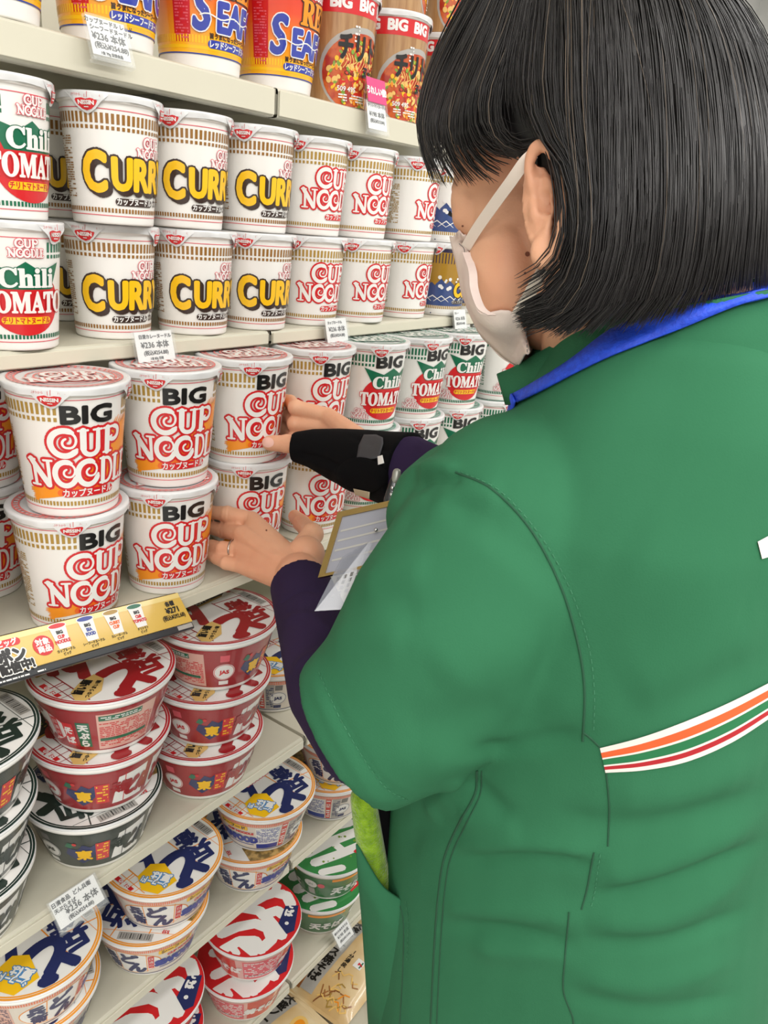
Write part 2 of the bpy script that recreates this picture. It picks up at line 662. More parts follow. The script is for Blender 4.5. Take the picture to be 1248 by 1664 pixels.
        if big:
            put_logo(A, -.0345, f(.855), .245, INKW, PINK, 6, 3.6)
        else:
            put_logo(A, 0, f(.262), .27, INKW, PINK, 6, 3.6)
    elif kind.startswith('wave'):
        pass
    return A


WAVEB = mat('print_wave_blue', (58, 78, 132), 0.35, coat=0.2)
OCHRE = mat('print_ochre', (170, 128, 34), 0.35, coat=0.2)
DKPUR = mat('print_dark_purple', (46, 36, 70), 0.35, coat=0.2)


def wave_art(kind, h, half):
    """limited pack with plain blue sea swells and foam"""
    A = Art()
    f = lambda t: h * (1 - t)
    r = random.Random(11)
    oc = kind == 'wave_curry'
    if oc:
        A.rect(-half, f(.96), half, f(.0), OCHRE, 1)
        A.rect(-half, f(.12), half, f(.02), DKPUR, 2)
        ticks(A, -half, half, f(.27), f(.13), .0046, .0014, DKPUR, 2)
    else:
        ticks(A, -half, half, f(.22), f(.14), .0044, .0025, GOLD)
    ticks(A, -half, half, f(.905), f(.86), .0033, .002, GOLD, 3)
    A.rect(-half, f(.85), half, f(.97), INKW, 2)
    ticks(A, -half, half, f(.905), f(.86), .0033, .002, GOLD, 3)
    for i in range(9):
        u = -.06 + .0145 * i
        top = .42 + .12 * abs(math.sin(i * 1.3)) if i < 4 else .62 + .06 * math.sin(i)
        w = r.uniform(.010, .015)
        A.poly([(u - w, f(.86)), (u - w * .9, f(top + .08)), (u - w * .2, f(top)), (u + w * .7, f(top + .1)), (u + w, f(.86))], WAVEB, 3)
        for k in range(5):
            A.disc(u + r.uniform(-w, w), f(top + r.uniform(-.03, .12)), r.uniform(.0014, .0035), INKW, 4, n=10)
        A.stroke([(u - w, f(.8)), (u, f(.72)), (u + w, f(.8))], [.0006, .0016, .0006], INKW, 4)
    if oc:
        A.text('CURRY', .03, -.010, f(.72), YEL, 7, bold=.0015, outline=(.001, DKBROWN), sx=.75, shadow=(.002, -.002, .0015, DKBROWN))
        A.pill(-.012, f(.83), .024, f(.775), DKBROWN, 5)
        A.text('カップヌードル', .006, .006, f(.82), INKW, 6, 'c', sx=.86)
    else:
        put_logo(A, .02, f(.72), .72, INKW, RED, 5)
        A.pill(.008, f(.83), .04, f(.77), RED, 5)
        A.text('カップヌードル', .006, .024, f(.82), INKW, 6, 'c', sx=.86)
    for i in range(14):
        A.disc(r.uniform(-half, half), f(r.uniform(.93, .97)), r.uniform(.001, .002), NAVY, 4, n=8)
    return A


SFB = mat('print_seafood_blue', (52, 66, 168), 0.3, coat=0.5)
SFR = mat('print_seafood_red', (206, 26, 34), 0.3, coat=0.5)


def sunset_mat():
    if 'print_sunset' in MATS:
        return MATS['print_sunset']
    m = mat('print_sunset', (214, 30, 30), 0.3, coat=0.5)
    nt = m.node_tree
    tc = nt.nodes.new('ShaderNodeTexCoord')
    sp = nt.nodes.new('ShaderNodeSeparateXYZ')
    mr = nt.nodes.new('ShaderNodeMapRange')
    mr.inputs['From Min'].default_value, mr.inputs['From Max'].default_value = .014, .112
    rp = nt.nodes.new('ShaderNodeValToRGB')
    for i, (p, c) in enumerate(((0, (252, 186, 30)), (.28, (246, 150, 26)), (.62, (232, 74, 34)), (1, (206, 24, 34)))):
        e = rp.color_ramp.elements[i] if i < 2 else rp.color_ramp.elements.new(p)
        e.position, e.color = p, (*s2l(c), 1)
    nt.links.new(tc.outputs['Object'], sp.inputs[0])
    nt.links.new(sp.outputs[2], mr.inputs[0])
    nt.links.new(mr.outputs[0], rp.inputs[0])
    nt.links.new(rp.outputs[0], nt.nodes['Principled BSDF'].inputs['Base Color'])
    return m


def seafood_art(h, half):
    A = Art()
    f = lambda t: h * (1 - t)
    A.rect(-half, f(.885), half, f(.05), sunset_mat(), 1)
    A.rect(-half, f(.885), half, f(.875), BLUE, 2)
    A.rect(-half, f(.845), half, f(.82), YEL, 2)
    ticks(A, -half, half, f(.80), f(.745), .0033, .0019, YEL, 2)
    A.rect(-.058, f(.80), -.040, f(.2), SFR, 2)
    small_print(A, -.056, f(.78), -.042, f(.22), PINK, 26, 3, seed=8)
    put_logo(A, .018, f(.22), .3, INKW, RED, 3, 3.4)
    A.text('𝐑𝐄𝐃', .034, -.004, f(.44), ORANGE, 6, bold=.0007, outline=(.0012, DKBROWN), sx=.8)
    A.text('S', .052, -.037, f(.70), SFB, 9, bold=.0016, outline=(.0012, INKW), sx=.72, shear=.15)
    A.text('EAFOOD', .036, -.012, f(.70), SFB, 11, bold=.0016, outline=(.0012, INKW), sx=.72)
    A.stroke([(-.03 + .004 * i, f(.60) + .0018 * math.sin(i * .9)) for i in range(22)], .0012, INKW, 13)
    A.text('旨うまになったシーフードスープ', .0052, -.02, f(.755), DKBROWN, 4, bold=.0002, sx=.95)
    A.pill(-.022, f(.83), .05, f(.768), SFB, 4)
    A.text('レッドシーフードヌードル', .0072, .014, f(.82), INKW, 5, 'c', bold=.00025, sx=.8)
    # yellow burst
    A.poly([(-.036 + x, f(.16) + y) for x, y in ((-.020, -.010), (-.012, -.016), (0, -.012), (.011, -.014), (.018, -.006), (.019, .012), (.010, .018), (-.004, .016), (-.018, .014))], YEL, 4)
    A.text('夏は', .013, -.036, f(.12), INKW, 6, 'c', bold=.0004, outline=(.0012, WAVEB))
    A.text('シーフード!', .0115, -.036, f(.22), INKW, 6, 'c', bold=.0004, outline=(.0012, WAVEB), sx=.62, rot=.12)
    return A


WOOD = noise_color(mat('print_wood', (186, 146, 100), 0.35, coat=0.4), (160, 116, 74), 60, 3, .35, .65, stretch=(3, 3, .25))
SOUP = noise_color(mat('print_soup', (172, 44, 24), 0.3, coat=0.4), (206, 96, 40), 90, 4, .4, .62)
PASTA = mat('print_pasta', (240, 196, 110), 0.35, coat=0.4)
LEAF = mat('print_leaf', (126, 160, 52), 0.35, coat=0.4)
TOMR = mat('print_tomato', (212, 50, 34), 0.35, coat=0.4)


def food_bits(A, cx, cy, rx, ry, n, seed, layer, keep=None):
    r = random.Random(seed)
    for i in range(n):
        a, q = r.uniform(0, 2 * PI), math.sqrt(r.random())
        u, v = cx + rx * q * math.cos(a), cy + ry * q * math.sin(a)
        if keep and not keep(u, v):
            continue
        m = r.choice((PASTA, LEAF, TOMR, TOMR, PASTA, YEL, ORANGE))
        s = r.uniform(.0018, .0042)
        A.disc(u, v, s, m, layer + (i % 4), ry=s * r.uniform(.45, .9), n=9, rot=r.uniform(0, 3))


def bowl_photo_art(h, half):
    A = Art()
    f = lambda t: h * (1 - t)
    A.rect(-half, f(.995), half, f(.2), WOOD, 1)
    A.rect(-half, f(.22), half, f(.03), RED, 2)
    for k in range(-4, 5):
        A.text('BIG', .0165, k * .034 + .004, f(.175), INKW, 3, 'c', bold=.0009)
    A.disc(.006, f(.70), .060, LGREY, 2, ry=.049)
    A.disc(.006, f(.715), .056, SOUP, 3, ry=.0445)
    food_bits(A, .008, f(.73), .050, .038, 260, 5, 4)
    for k in range(10):
        A.stroke([(-.026 + .004 * k + .003 * math.sin(j), f(.56) - .003 * j + .002 * math.sin(k + j)) for j in range(5)], .0009, PASTA, 7)
    A.text('チリトマト', .031, -.030, f(.58), BLACK, 10, bold=.0012, sx=.62)
    A.text('ヌードル', .014, .004, f(.72), BLACK, 10, bold=.0006, sx=.7)
    A.text('Chili Tomato', .007, -.022, f(.73), BLACK, 10, sx=1.0)
    A.text('509 495', .0075, -.030, f(.87), INKW, 10, bold=.0002)
    small_print(A, -.028, f(.96), .01, f(.89), INKW, 3, 10, seed=6)
    small_print(A, -.012, f(.45), -.006, f(.30), INKW, 5, 10, seed=12)
    A.rect(.038, f(.5), .046, f(.26), INKW, 10)
    small_print(A, .039, f(.48), .045, f(.28), RED, 8, 11, seed=9)
    small_print(A, -.12, f(.9), -.08, f(.3), INKW, 20, 4, seed=10)
    return A


# ---------------------------------------------------------------- cups
def cup(name, kind, dims, tab_angles, label, lid_print):
    rr, rb, h = dims
    root = thing(name, (0, 0, 0), label, 'instant noodle cup')
    body = MB()
    hs = h - .0075
    rs = rb + (rr - .0016 - rb) * hs / h
    body.lathe([(0, .003), (rb - .004, .003), (rb - .003, 0), (rb - .0008, 0), (rb - .0001, .0012), (rb, .0015), (rb + (rs - rb) * .02, .0035), (rs - (rs - rb) * .02, hs - .0020), (rs, hs - .0002), (rs + .0003, hs), (rr - .0002, hs + .0008), (rr + .0006, hs + .003), (rr - .0004, hs + .0052), (rr - .003, hs + .0058)], WHITE, 96)
    R0 = (rr + rb) / 2 - .0008
    half = PI * R0

    def fn(u, v, e):
        r = rb + (rr - .0016 - rb) * v / h + .00022 + e
        a = -PI / 2 + u / R0
        return (r * math.cos(a), r * math.sin(a), v)
    if kind == 'seafood':
        art = seafood_art(h, half)
    elif kind == 'photo':
        art = bowl_photo_art(h, half)
    elif kind.startswith('wave'):
        art = wave_art(kind, h, half)
    else:
        art = cup_art(kind, h, half)
    top = hs - .0003
    art.items = [([(min(max(x, -half), half), min(max(y, .0005), top)) for x, y in vs], fs, m, l) for vs, fs, m, l in art.items]
    art.wrap(body, fn)
    body.build('cup_body', root)
    # lid: foil paper with a crimped skirt and pull tabs
    lid = MB()
    r = random.Random(len(name) + int(h * 1000))
    n, prof = 96, [(0.0, h - .0004), (rr * .55, h - .0006), (rr - .006, h - .0002), (rr - .002, h + .0011), (rr + .0011, h + .0007), (rr + .0018, h - .0002), (rr + .0019, h - .0014), (rr + .0016, h - .0036), (rr + .0013, h - .0052)]
    vs, fs = [], []
    for i in range(n):
        a = 2 * PI * i / n
        w = .0005 * math.sin(7 * a + r.random()) + .0004 * math.sin(17 * a)
        for k, (q, z) in enumerate(prof):
            kk = max(0, k - 5) / 3
            vs.append(((q + w * kk) * math.cos(a), (q + w * kk) * math.sin(a), z - .0012 * kk * (.5 + .5 * math.sin(5 * a + 1)) * (k == 8)))
    m = len(prof)
    for i in range(n):
        j = (i + 1) % n
        for k in range(m - 1):
            fs.append((i * m + k, i * m + k + 1, j * m + k + 1, j * m + k))
    lid.add(vs, fs, LIDW)
    top_art = Art()
    if lid_print:
        pm = lid_print
        for q in (.90, .80, .62, .5):
            top_art.ring(0, 0, rr * q, .0016, pm, 2)
        for k in range(48):
            a = 2 * PI * k / 48
            top_art.stroke([(rr * .82 * math.cos(a), rr * .82 * math.sin(a)), (rr * .88 * math.cos(a), rr * .88 * math.sin(a))], .0022, pm, 2, caps=False)
        put_logo(top_art, 0, -.022, .72, INKW, pm, 3)
        top_art.wrap(lid, lambda u, v, e: (u, v, h + .0002 + e + (.0006 if math.hypot(u, v) > rr * .88 else 0)), step=.02)
    lid_o = lid.build('lid', root)
    for ta in tab_angles:
        tab = MB()
        T = Art()
        T.poly([(-.021, h - .0005), (-.013, h - .0075), (-.0075, h - .0135), (-.003, h - .0168), (0, h - .0176), (.003, h - .0168), (.0075, h - .0135), (.013, h - .0075), (.021, h - .0005)], LIDW, 0)
        T.poly([(-.0088, h - .0062), (-.0096, h - .0074), (-.008, h - .0106), (-.0045, h - .0140), (0, h - .0153), (.0045, h - .0140), (.008, h - .0106), (.0096, h - .0074), (.0088, h - .0062), (.004, h - .0054), (0, h - .0064), (-.004, h - .0054)], RED, 2)
        T.text('NISSIN', .0046, 0, h - .0106, INKW, 3, 'c', bold=.00022, sx=1.05)
        T.rect(-.0022, h - .0129, .0022, h - .0121, INKW, 3)
        T.text('コチラから', .0026, -.0098, h - .0040, RED, 2, 'c', sx=.8)
        T.text('ハガス', .0026, .0095, h - .0040, RED, 2, 'c', sx=.8)
        T.stroke([(-.0013, h - .0005), (-.0011, h - .005)], .0004, RED, 2)
        T.stroke([(.0013, h - .0005), (.0011, h - .005)], .0004, RED, 2)

        def ft_(u, v, e, ta=ta):
            q = rb + (rr - .0016 - rb) * v / h
            t = min(1.0, max(0.0, (h - v) / .0176))
            off = .0031 * (1 - t) + .0014 * t + .0016 * math.sin(PI * t) + .0006 * math.sin(u * 500)
            a = ta + u / rr
            return ((q + off + e) * math.cos(a), (q + off + e) * math.sin(a), v)
        T.wrap(tab, ft_, step=.003, vstep=.003)
        tab.build('pull_tab', lid_o)
    return root


REG = (.0465, .0372, .109)
BIGD = (.0537, .0402, .1195)
CBD = (.0495, .0410, .125)
rad = math.radians
TB = [rad(-90 - 26), rad(-90 + 64)]
TR = [rad(-90 - 62), rad(-90 + 38)]
PINKLID = mat('ink_lid_pink', (226, 120, 116), 0.4)
GREENLID = mat('ink_lid_green', (120, 170, 150), 0.4)
# label = az of the artwork (degrees, 270 = straight out of the shelf)
CUPS = {}


def cup_row(name, kind, dims, tabs, lidp, places, group):
    """places: (x, y, z, azimuth, label)"""
    proto = None
    for x, y, z, az, label in places:
        rz = rad(az - 270)
        if proto is None:
            proto = cup(name, kind, dims, tabs, label, lidp)
            proto.location, proto.rotation_euler = (x, y, z), (0, 0, rz)
            o = proto
        else:
            o = clone(proto, (x, y, z), rz, label)
        if len(places) > 1:
            o['group'] = group
    return proto

# ---------------------------------------------------------------- wide bowls
PAL = {
    'red': dict(base=CRIM, ring=mat('lid_ring_red', (192, 44, 52), 0.3, coat=0.4), ink=CRIM, grid=CRIM, frame=RED),
    'dark': dict(base=mat('print_dark_green', (44, 54, 48), 0.3, coat=0.4), ring=mat('lid_ring_dark_green', (30, 52, 46), 0.3, coat=0.4), ink=mat('ink_dark_green', (32, 48, 42), 0.3, coat=.3), grid=MATS['ink_dark_green'] if 'ink_dark_green' in MATS else BLACK, frame=BLACK),
    'seafood': dict(base=mat('print_pale_cream', (226, 216, 204), 0.3, coat=0.4), ring=mat('lid_ring_orange', (246, 162, 52), 0.3, coat=0.4), ink=NAVY, grid=ORANGE, frame=ORANGE),
}
TIN = mat('print_table_pink', (226, 176, 162), 0.35, coat=0.3)
GOLDST = mat('sticker_gold', (226, 188, 112), 0.35, coat=0.3)
SKY = mat('ink_light_blue', (70, 140, 200), 0.35)
WRAP = mat('shrink_film', (250, 250, 250), 0.12, alpha=0.03, spec=0.6)
NOODLE = noise_color(mat('print_noodles', (196, 160, 96), 0.35, coat=0.3), (120, 96, 48), 120, 3, .4, .6)


def don_side(pal, kind, H):
    A = Art()
    p = PAL[pal]
    half = .195
    A.rect(-half, .006, half, H - .0095, p['base'], 1)
    if pal == 'seafood':
        A.rect(-half, H - .016, half, H - .0095, DORANGE, 2)
        ticks(A, -half, half, H - .0155, H - .010, .0022, .0014, TIN, 3)
        A.rect(-half, .006, half, .0075, NAVY, 2)
    lay = 3
    for rep in (0,):
        # brush lettering in a framed panel
        u = -.062
        A.disc(u, .033, .040, p['frame'], 2, ry=.0235)
        A.disc(u, .033, .0388, INKW, 3, ry=.0222)
        A.rect(u - .013, .011, u - .012, .055, p['frame'], 4)
        A.rect(u + .022, .012, u + .023, .054, p['frame'], 4)
        A.text('兵', .0175, u - .0225, .034, p['ink'], 5, 'c', bold=.0011)
        A.text('衛', .0175, u - .0205, .0165, p['ink'], 5, 'c', bold=.0009)
        A.text('ど', .024, u + .0005, .0325, p['ink'], 5, 'c', bold=.0017, shear=.15)
        A.text('ん', .025, u + .0085, .0135, p['ink'], 5, 'c', bold=.0018, shear=.15)
        A.rect(u + .024, .020, u + .031, .048, RED, 5)
        A.text('日', .0062, u + .0275, .040, INKW, 6, 'c')
        A.text('清', .0062, u + .0275, .032, INKW, 6, 'c')
        A.text('の', .0062, u + .0275, .024, INKW, 6, 'c')
    if pal == 'seafood':
        A.pill(-.026, .048, .016, .057, YEL, 4, .002)
        A.text('シーフード', .0078, -.005, .0495, NAVY, 5, 'c', bold=.0003, sx=.95)
        A.text('CUP NOODLE', .006, .004, .040, RED, 5, 'c', bold=.0004)
        A.text('SEAFOOD', .017, -.001, .022, BLUE, 5, 'c', bold=.0016, sx=.75)
        A.rect(-.024, .016, .022, .0175, BLUE, 4)
        A.rect(.026, .009, .058, .055, INKW, 2)
        small_print(A, .027, .022, .057, .054, BLUE, 12, 3, seed=21, fill=.85)
        A.rect(.026, .009, .058, .019, BLUE, 3)
        A.rect(.060, .009, .068, .058, TOMR, 3)
        small_print(A, .061, .012, .067, .056, INKW, 9, 4, seed=22)
        A.rect(.070, .009, .082, .058, LGREY, 2)
        small_print(A, .071, .012, .081, .056, NAVY, 12, 3, seed=23)
    else:
        A.text('そ', .0105, -.021, .030, INKW, 4, 'c', bold=.0006)
        A.text('ば', .0105, -.021, .016, INKW, 4, 'c', bold=.0006)
        A.rect(-.0265, .012, -.0155, .044, RED, 3)
        A.rect(-.012, .012, .001, .047, GREEN, 3)
        for k, ch in enumerate('天ぷら'):
            A.text(ch, .0105, -.0055, .0355 - .0112 * k, INKW, 4, 'c', bold=.0006)
        A.rect(.008, .008, .066, .058, TIN, 2)
        small_print(A, .010, .012, .064, .046, RED if pal == 'red' else NAVY, 13, 3, seed=24, fill=.85)
        A.rect(.010, .049, .050, .056, GREEN, 3)
        small_print(A, .012, .050, .049, .055, INKW, 2, 4, seed=25)
        A.rect(.010, .020, .060, .024, GREEN, 4)
    # standard mark
    A.disc(.088, .030, .0125, INKW, 3, ry=.0125)
    A.ring(.088, .030, .0115, .0007, p['ink'] if pal != 'red' else RED, 4)
    A.text('JAS', .0078, .088, .0275, p['ink'] if pal != 'red' else RED, 5, 'c', bold=.0004)
    A.rect(.082, .010, .094, .016, INKW if pal != 'seafood' else NAVY, 3)
    A.rect(.083, .046, .093, .056, PINK if pal == 'red' else GREY, 3)
    # region emblem
    A.poly([(.108, .030), (.112, .040), (.121, .037), (.127, .046), (.134, .041), (.139, .045), (.139, .028), (.132, .018), (.124, .013), (.117, .020)], NAVY, 3)
    A.poly([(.109, .043), (.113, .050), (.119, .047), (.115, .040)], GREEN, 4)
    A.disc(.119, .047, .0022, RED, 5)
    A.text('東', .017, .127, .0215, YEL, 5, 'c', bold=.0010)
    A.rect(.139, .016, .153, .046, RED, 3)
    small_print(A, .1405, .018, .1515, .045, YEL, 6, 4, seed=26)
    A.poly([(.156, .012), (.192, .012), (.192, .056), (.162, .052)], INKW if pal != 'seafood' else LGREY, 2)
    A.rect(.168, .012, .1688, .056, p['frame'], 4)
    A.text('兵衛', .0165, .1645, .030, p['ink'], 5, 'c', bold=.0012, sx=.6)
    A.text('どん', .026, .182, .022, p['ink'], 5, 'c', bold=.0022, sx=.5, shear=.2)
    # second brush panel on the back
    A.poly([(-.19, .012), (-.145, .012), (-.150, .053), (-.19, .056)], INKW, 2)
    A.text('どん', .028, -.168, .02, p['ink'], 5, 'c', bold=.0022, sx=.7)
    A.rect(-.138, .010, -.108, .056, TIN, 2)
    small_print(A, -.136, .012, -.110, .054, p['ink'], 13, 3, seed=28)
    return A


def don_lid(pal, R):
    A = Art()
    p = PAL[pal]
    ink, grid = p['ink'], p['grid']
    if pal == 'dark':
        grid = ink
    r1 = R * .936
    A.disc(0, 0, R, p['ring'], 1, n=72)
    A.ring(0, 0, R * .966, .0005, INKW, 2, n=72)
    A.disc(0, 0, r1, INKW, 2, n=72)

    def chord(u):
        return math.sqrt(max(0, (r1) ** 2 - u * u))
    # food photograph on the far side
    if pal == 'red':
        b = .024
        back = [(u, chord(u)) for u in np.linspace(-.055, .055, 16)]
        A.poly([(-.058, b), (.035, b + .006)] + [(x, y) for x, y in back[::-1] if y > b + .004], BLACK, 3)
        A.stroke([(-.058, b), (.035, b + .006)], .003, GOLD, 4)
        r = random.Random(3)
        for i in range(60):
            u, v = r.uniform(-.05, .03), r.uniform(.030, .055)
            if math.hypot(u, v) < r1 * .93:
                A.disc(u, v, r.uniform(.001, .003), r.choice((LEAF, DORANGE, GOLD, DKBROWN, DKBROWN)), 4, n=7, rot=r.random(), ry=.001)
        A.text('HOT', .010, .012, .038, INKW, 6, rot=PI + .05)
    else:
        A.poly([(-.058, .034), (.03, .034)] + [(x, y) for x, y in [(u, chord(u)) for u in np.linspace(-.055, .03, 14)][::-1] if y > .037], NOODLE, 3)
    # grid of the maker's panel
    gw = .0014
    A.stroke([(.0165, -chord(.0165) + .001), (.0135, -.018), (.0135, .023)], gw, grid, 4)
    A.stroke([(.0135, -.018), (.0165 + .045, -.030)], gw, grid, 4)
    A.stroke([(.0135, -.0185), (-.052, -.0185)] if False else [(.0135, .020), (.060, .014)], gw, grid, 4)
    A.stroke([(.052, -.045), (.052, .045)], gw, grid, 4)
    A.stroke([(-.046, -.046), (-.046, .022)], gw, grid, 4)
    A.stroke([(-.0665, -.004), (-.046, -.002)], gw, grid, 4)
    for k in range(3):
        A.stroke([(-.064 + .004 * k, -.026 + .010 * k), (-.046, -.026 + .010 * k)], .0009, grid, 4)
    A.stroke([(-.056, -.036), (-.056, .018)], .0009, grid, 4)
    # big brush characters (read from the other side of the pack)
    A.text('ど', .060, -.002, -.0165, ink, 6, 'c', bold=.0042, rot=PI, sx=.85)
    A.text('ん', .052, -.027, .030, ink, 6, 'c', bold=.0040, rot=PI, sx=.85)
    A.text('兵', .034, .0335, -.022, ink, 6, 'c', bold=.0018, rot=PI * .94, sx=.95)
    A.text('衛', .030, .0335, .007, ink, 6, 'c', bold=.0013, rot=PI * .94, sx=.95)
    # barcode corner
    A.rect(.0535, -.021, .064, .021, LGREY, 5)
    for i in range(13):
        A.rect(.055, -.018 + .0029 * i, .0625, -.018 + .0029 * i + .0008 + .0005 * (i % 3), GREY if i % 4 else BLACK, 6)
    A.text('5分', .006, .047, .034, RED, 5, 'c', rot=-PI / 2, bold=.0003)
    # maker line
    A.rect(-.066, -.022, -.060, .008, RED, 5)
    A.text('日清の', .0062, -.0605, -.007, INKW, 6, 'c', rot=PI / 2, bold=.0003)
    if pal == 'seafood':
        A.poly([(-.050, -.052), (-.020, -.050), (-.012, -.018), (-.024, -.006), (-.046, -.010), (-.056, -.030)], YEL, 8)
        A.text('夏は', .0125, -.024, -.030, INKW, 10, 'c', bold=.0006, outline=(.0012, SKY), rot=rad_(115))
        A.text('シーフード!', .0105, -.035, -.030, INKW, 10, 'c', bold=.0005, outline=(.0012, SKY), rot=rad_(115), sx=.6)
        put_logo(A, -.002, .010, .38, INKW, RED, 8, 3.4)
    else:
        A.poly([(-.059, -.040), (-.050, -.046), (-.030, -.042), (-.016, -.026), (-.018, -.012), (-.034, -.014), (-.052, -.024)], GOLDST if pal == 'red' else NAVY, 8)
        A.text('旨い麺', .0105, -.037, -.0275, BLACK if pal == 'red' else YEL, 9, 'c', bold=.0006, rot=rad_(32), sx=.85)
        A.text('つゆうまい麺', .0052, -.033, -.0355, BLACK if pal == 'red' else INKW, 9, 'c', bold=.0002, rot=rad_(32))
    # keep everything inside the rim
    for i, (vs, fs, m, l) in enumerate(A.items):
        if l > 2:
            q = []
            for x, y in vs:
                d = math.hypot(x, y)
                q.append((x * r1 / d, y * r1 / d) if d > r1 else (x, y))
            A.items[i] = (q, fs, m, l)
    return A


def rad_(a):
    return math.radians(a)


def ufo_lid(R):
    A = Art()
    A.disc(0, 0, R, RED, 1, n=72)
    w = .017
    for pts, ws in (
        ([(-.070, -.012), (-.045, -.018), (-.030, -.035), (-.035, -.052)], w),
        ([(-.045, -.018), (-.045, -.048)], w * .8), ([(-.058, -.012), (-.062, -.030)], w * .7),
        ([(-.052, .010), (-.030, .002), (-.008, -.014), (-.002, -.034), (-.012, -.052), (-.030, -.052)], w),
        ([(-.028, .040), (.0, .020), (.012, -.002), (.010, -.020), (.002, -.058)], w),
        ([(.010, -.012), (.030, -.022), (.030, -.034)], w), ([(.0, .02), (.036, .012), (.052, .004), (.060, -.014), (.052, -.030)], w),
        ([(.036, .012), (.040, .040), (.030, .055)], w), ([(.052, .004), (.066, .012)], w * .8), ([(-.01, .058), (.02, .05)], w)):
        A.stroke(pts, ws, INKW, 2)
    A.poly([(.044, -.026), (.0585, -.041), (.020, -.0665), (.008, -.062), (.014, -.040)], NAVY, 4)
    for k, ch in enumerate('そば。'):
        A.text(ch, .0135, .047 - .013 * k, -.034 - .008 * k, INKW, 5, 'c', bold=.001, rot=rad_(-60))
    A.ring(.062, -.004, .0035, .0009, INKW, 3, n=16)
    for i, (vs, fs, m, l) in enumerate(A.items):
        if l > 1:
            A.items[i] = ([(x * min(1, R * .97 / max(1e-6, math.hypot(x, y))), y * min(1, R * .97 / max(1e-6, math.hypot(x, y)))) for x, y in vs], fs, m, l)
    return A


def ufo_side(H):
    A = Art()
    half = .195
    A.rect(-half, .006, half, H - .012, mat('print_pale_pink', (226, 170, 162), .3, coat=.5), 1)
    for k in range(3):
        u = -.15 + .11 * k
        A.rect(u, .008, u + .055, H - .016, PINK, 2)
        small_print(A, u + .002, .012, u + .053, H - .018, INKW, 9, 3, seed=40 + k)
        A.rect(u + .060, .008, u + .100, H - .014, TOMR, 2)
        A.text('焼そば', .017, u + .080, .024, INKW, 4, 'c', bold=.0012, shear=.2)
        A.rect(u, .016, u + .055, .0175, GREY, 3)
    return A


def green_lid(R):
    A = Art()
    A.disc(0, 0, R, mat('lid_green', (56, 140, 74), .3, coat=.4), 1, n=72)
    r = random.Random(9)
    for pts, w in (([(-.058, -.034), (-.030, -.052)], .014), ([(-.05, -.012), (-.01, -.03), (.03, -.045)], .018), ([(-.045, .012), (.0, 0), (.05, -.02)], .020),
                   ([(-.03, .036), (.02, .026), (.058, .004)], .020), ([(0, -.03), (.008, .03)], .014), ([(.03, .045), (.05, .03)], .016), ([(-.02, .055), (.01, .05)], .014)):
        A.stroke(pts, w, INKW, 2)
    A.rect(.010, -.060, .034, -.044, RED, 4)
    A.text('そば', .009, .022, -.0555, INKW, 5, 'c', bold=.0006)
    for i in range(16):
        A.disc(r.uniform(-.05, .05), r.uniform(-.05, .05), r.uniform(.001, .003), LEAF, 3, n=8)
    return A


def green_side(H):
    A = Art()
    half = .195
    A.rect(-half, .006, half, H - .012, mat('print_mid_green', (62, 116, 70), .3, coat=.4), 1)
    for k in range(3):
        u = -.16 + .12 * k
        A.rect(u, H - .020, u + .06, H - .013, ORANGE, 2)
        A.text('天そば', .020, u + .03, .018, INKW, 4, 'c', bold=.0012, shear=.15)
        A.disc(u + .085, .040, .011, INKW, 3, ry=.010)
        A.text('JAS', .006, u + .085, .038, GREEN, 4, 'c')
        A.rect(u + .079, .012, u + .091, .028, LGREY, 3)
        A.disc(u + .103, .040, .006, PINK, 3)
    return A


DON = (.0735, .0505, .073)
DON_KINDS = {'red', 'dark', 'seafood'}


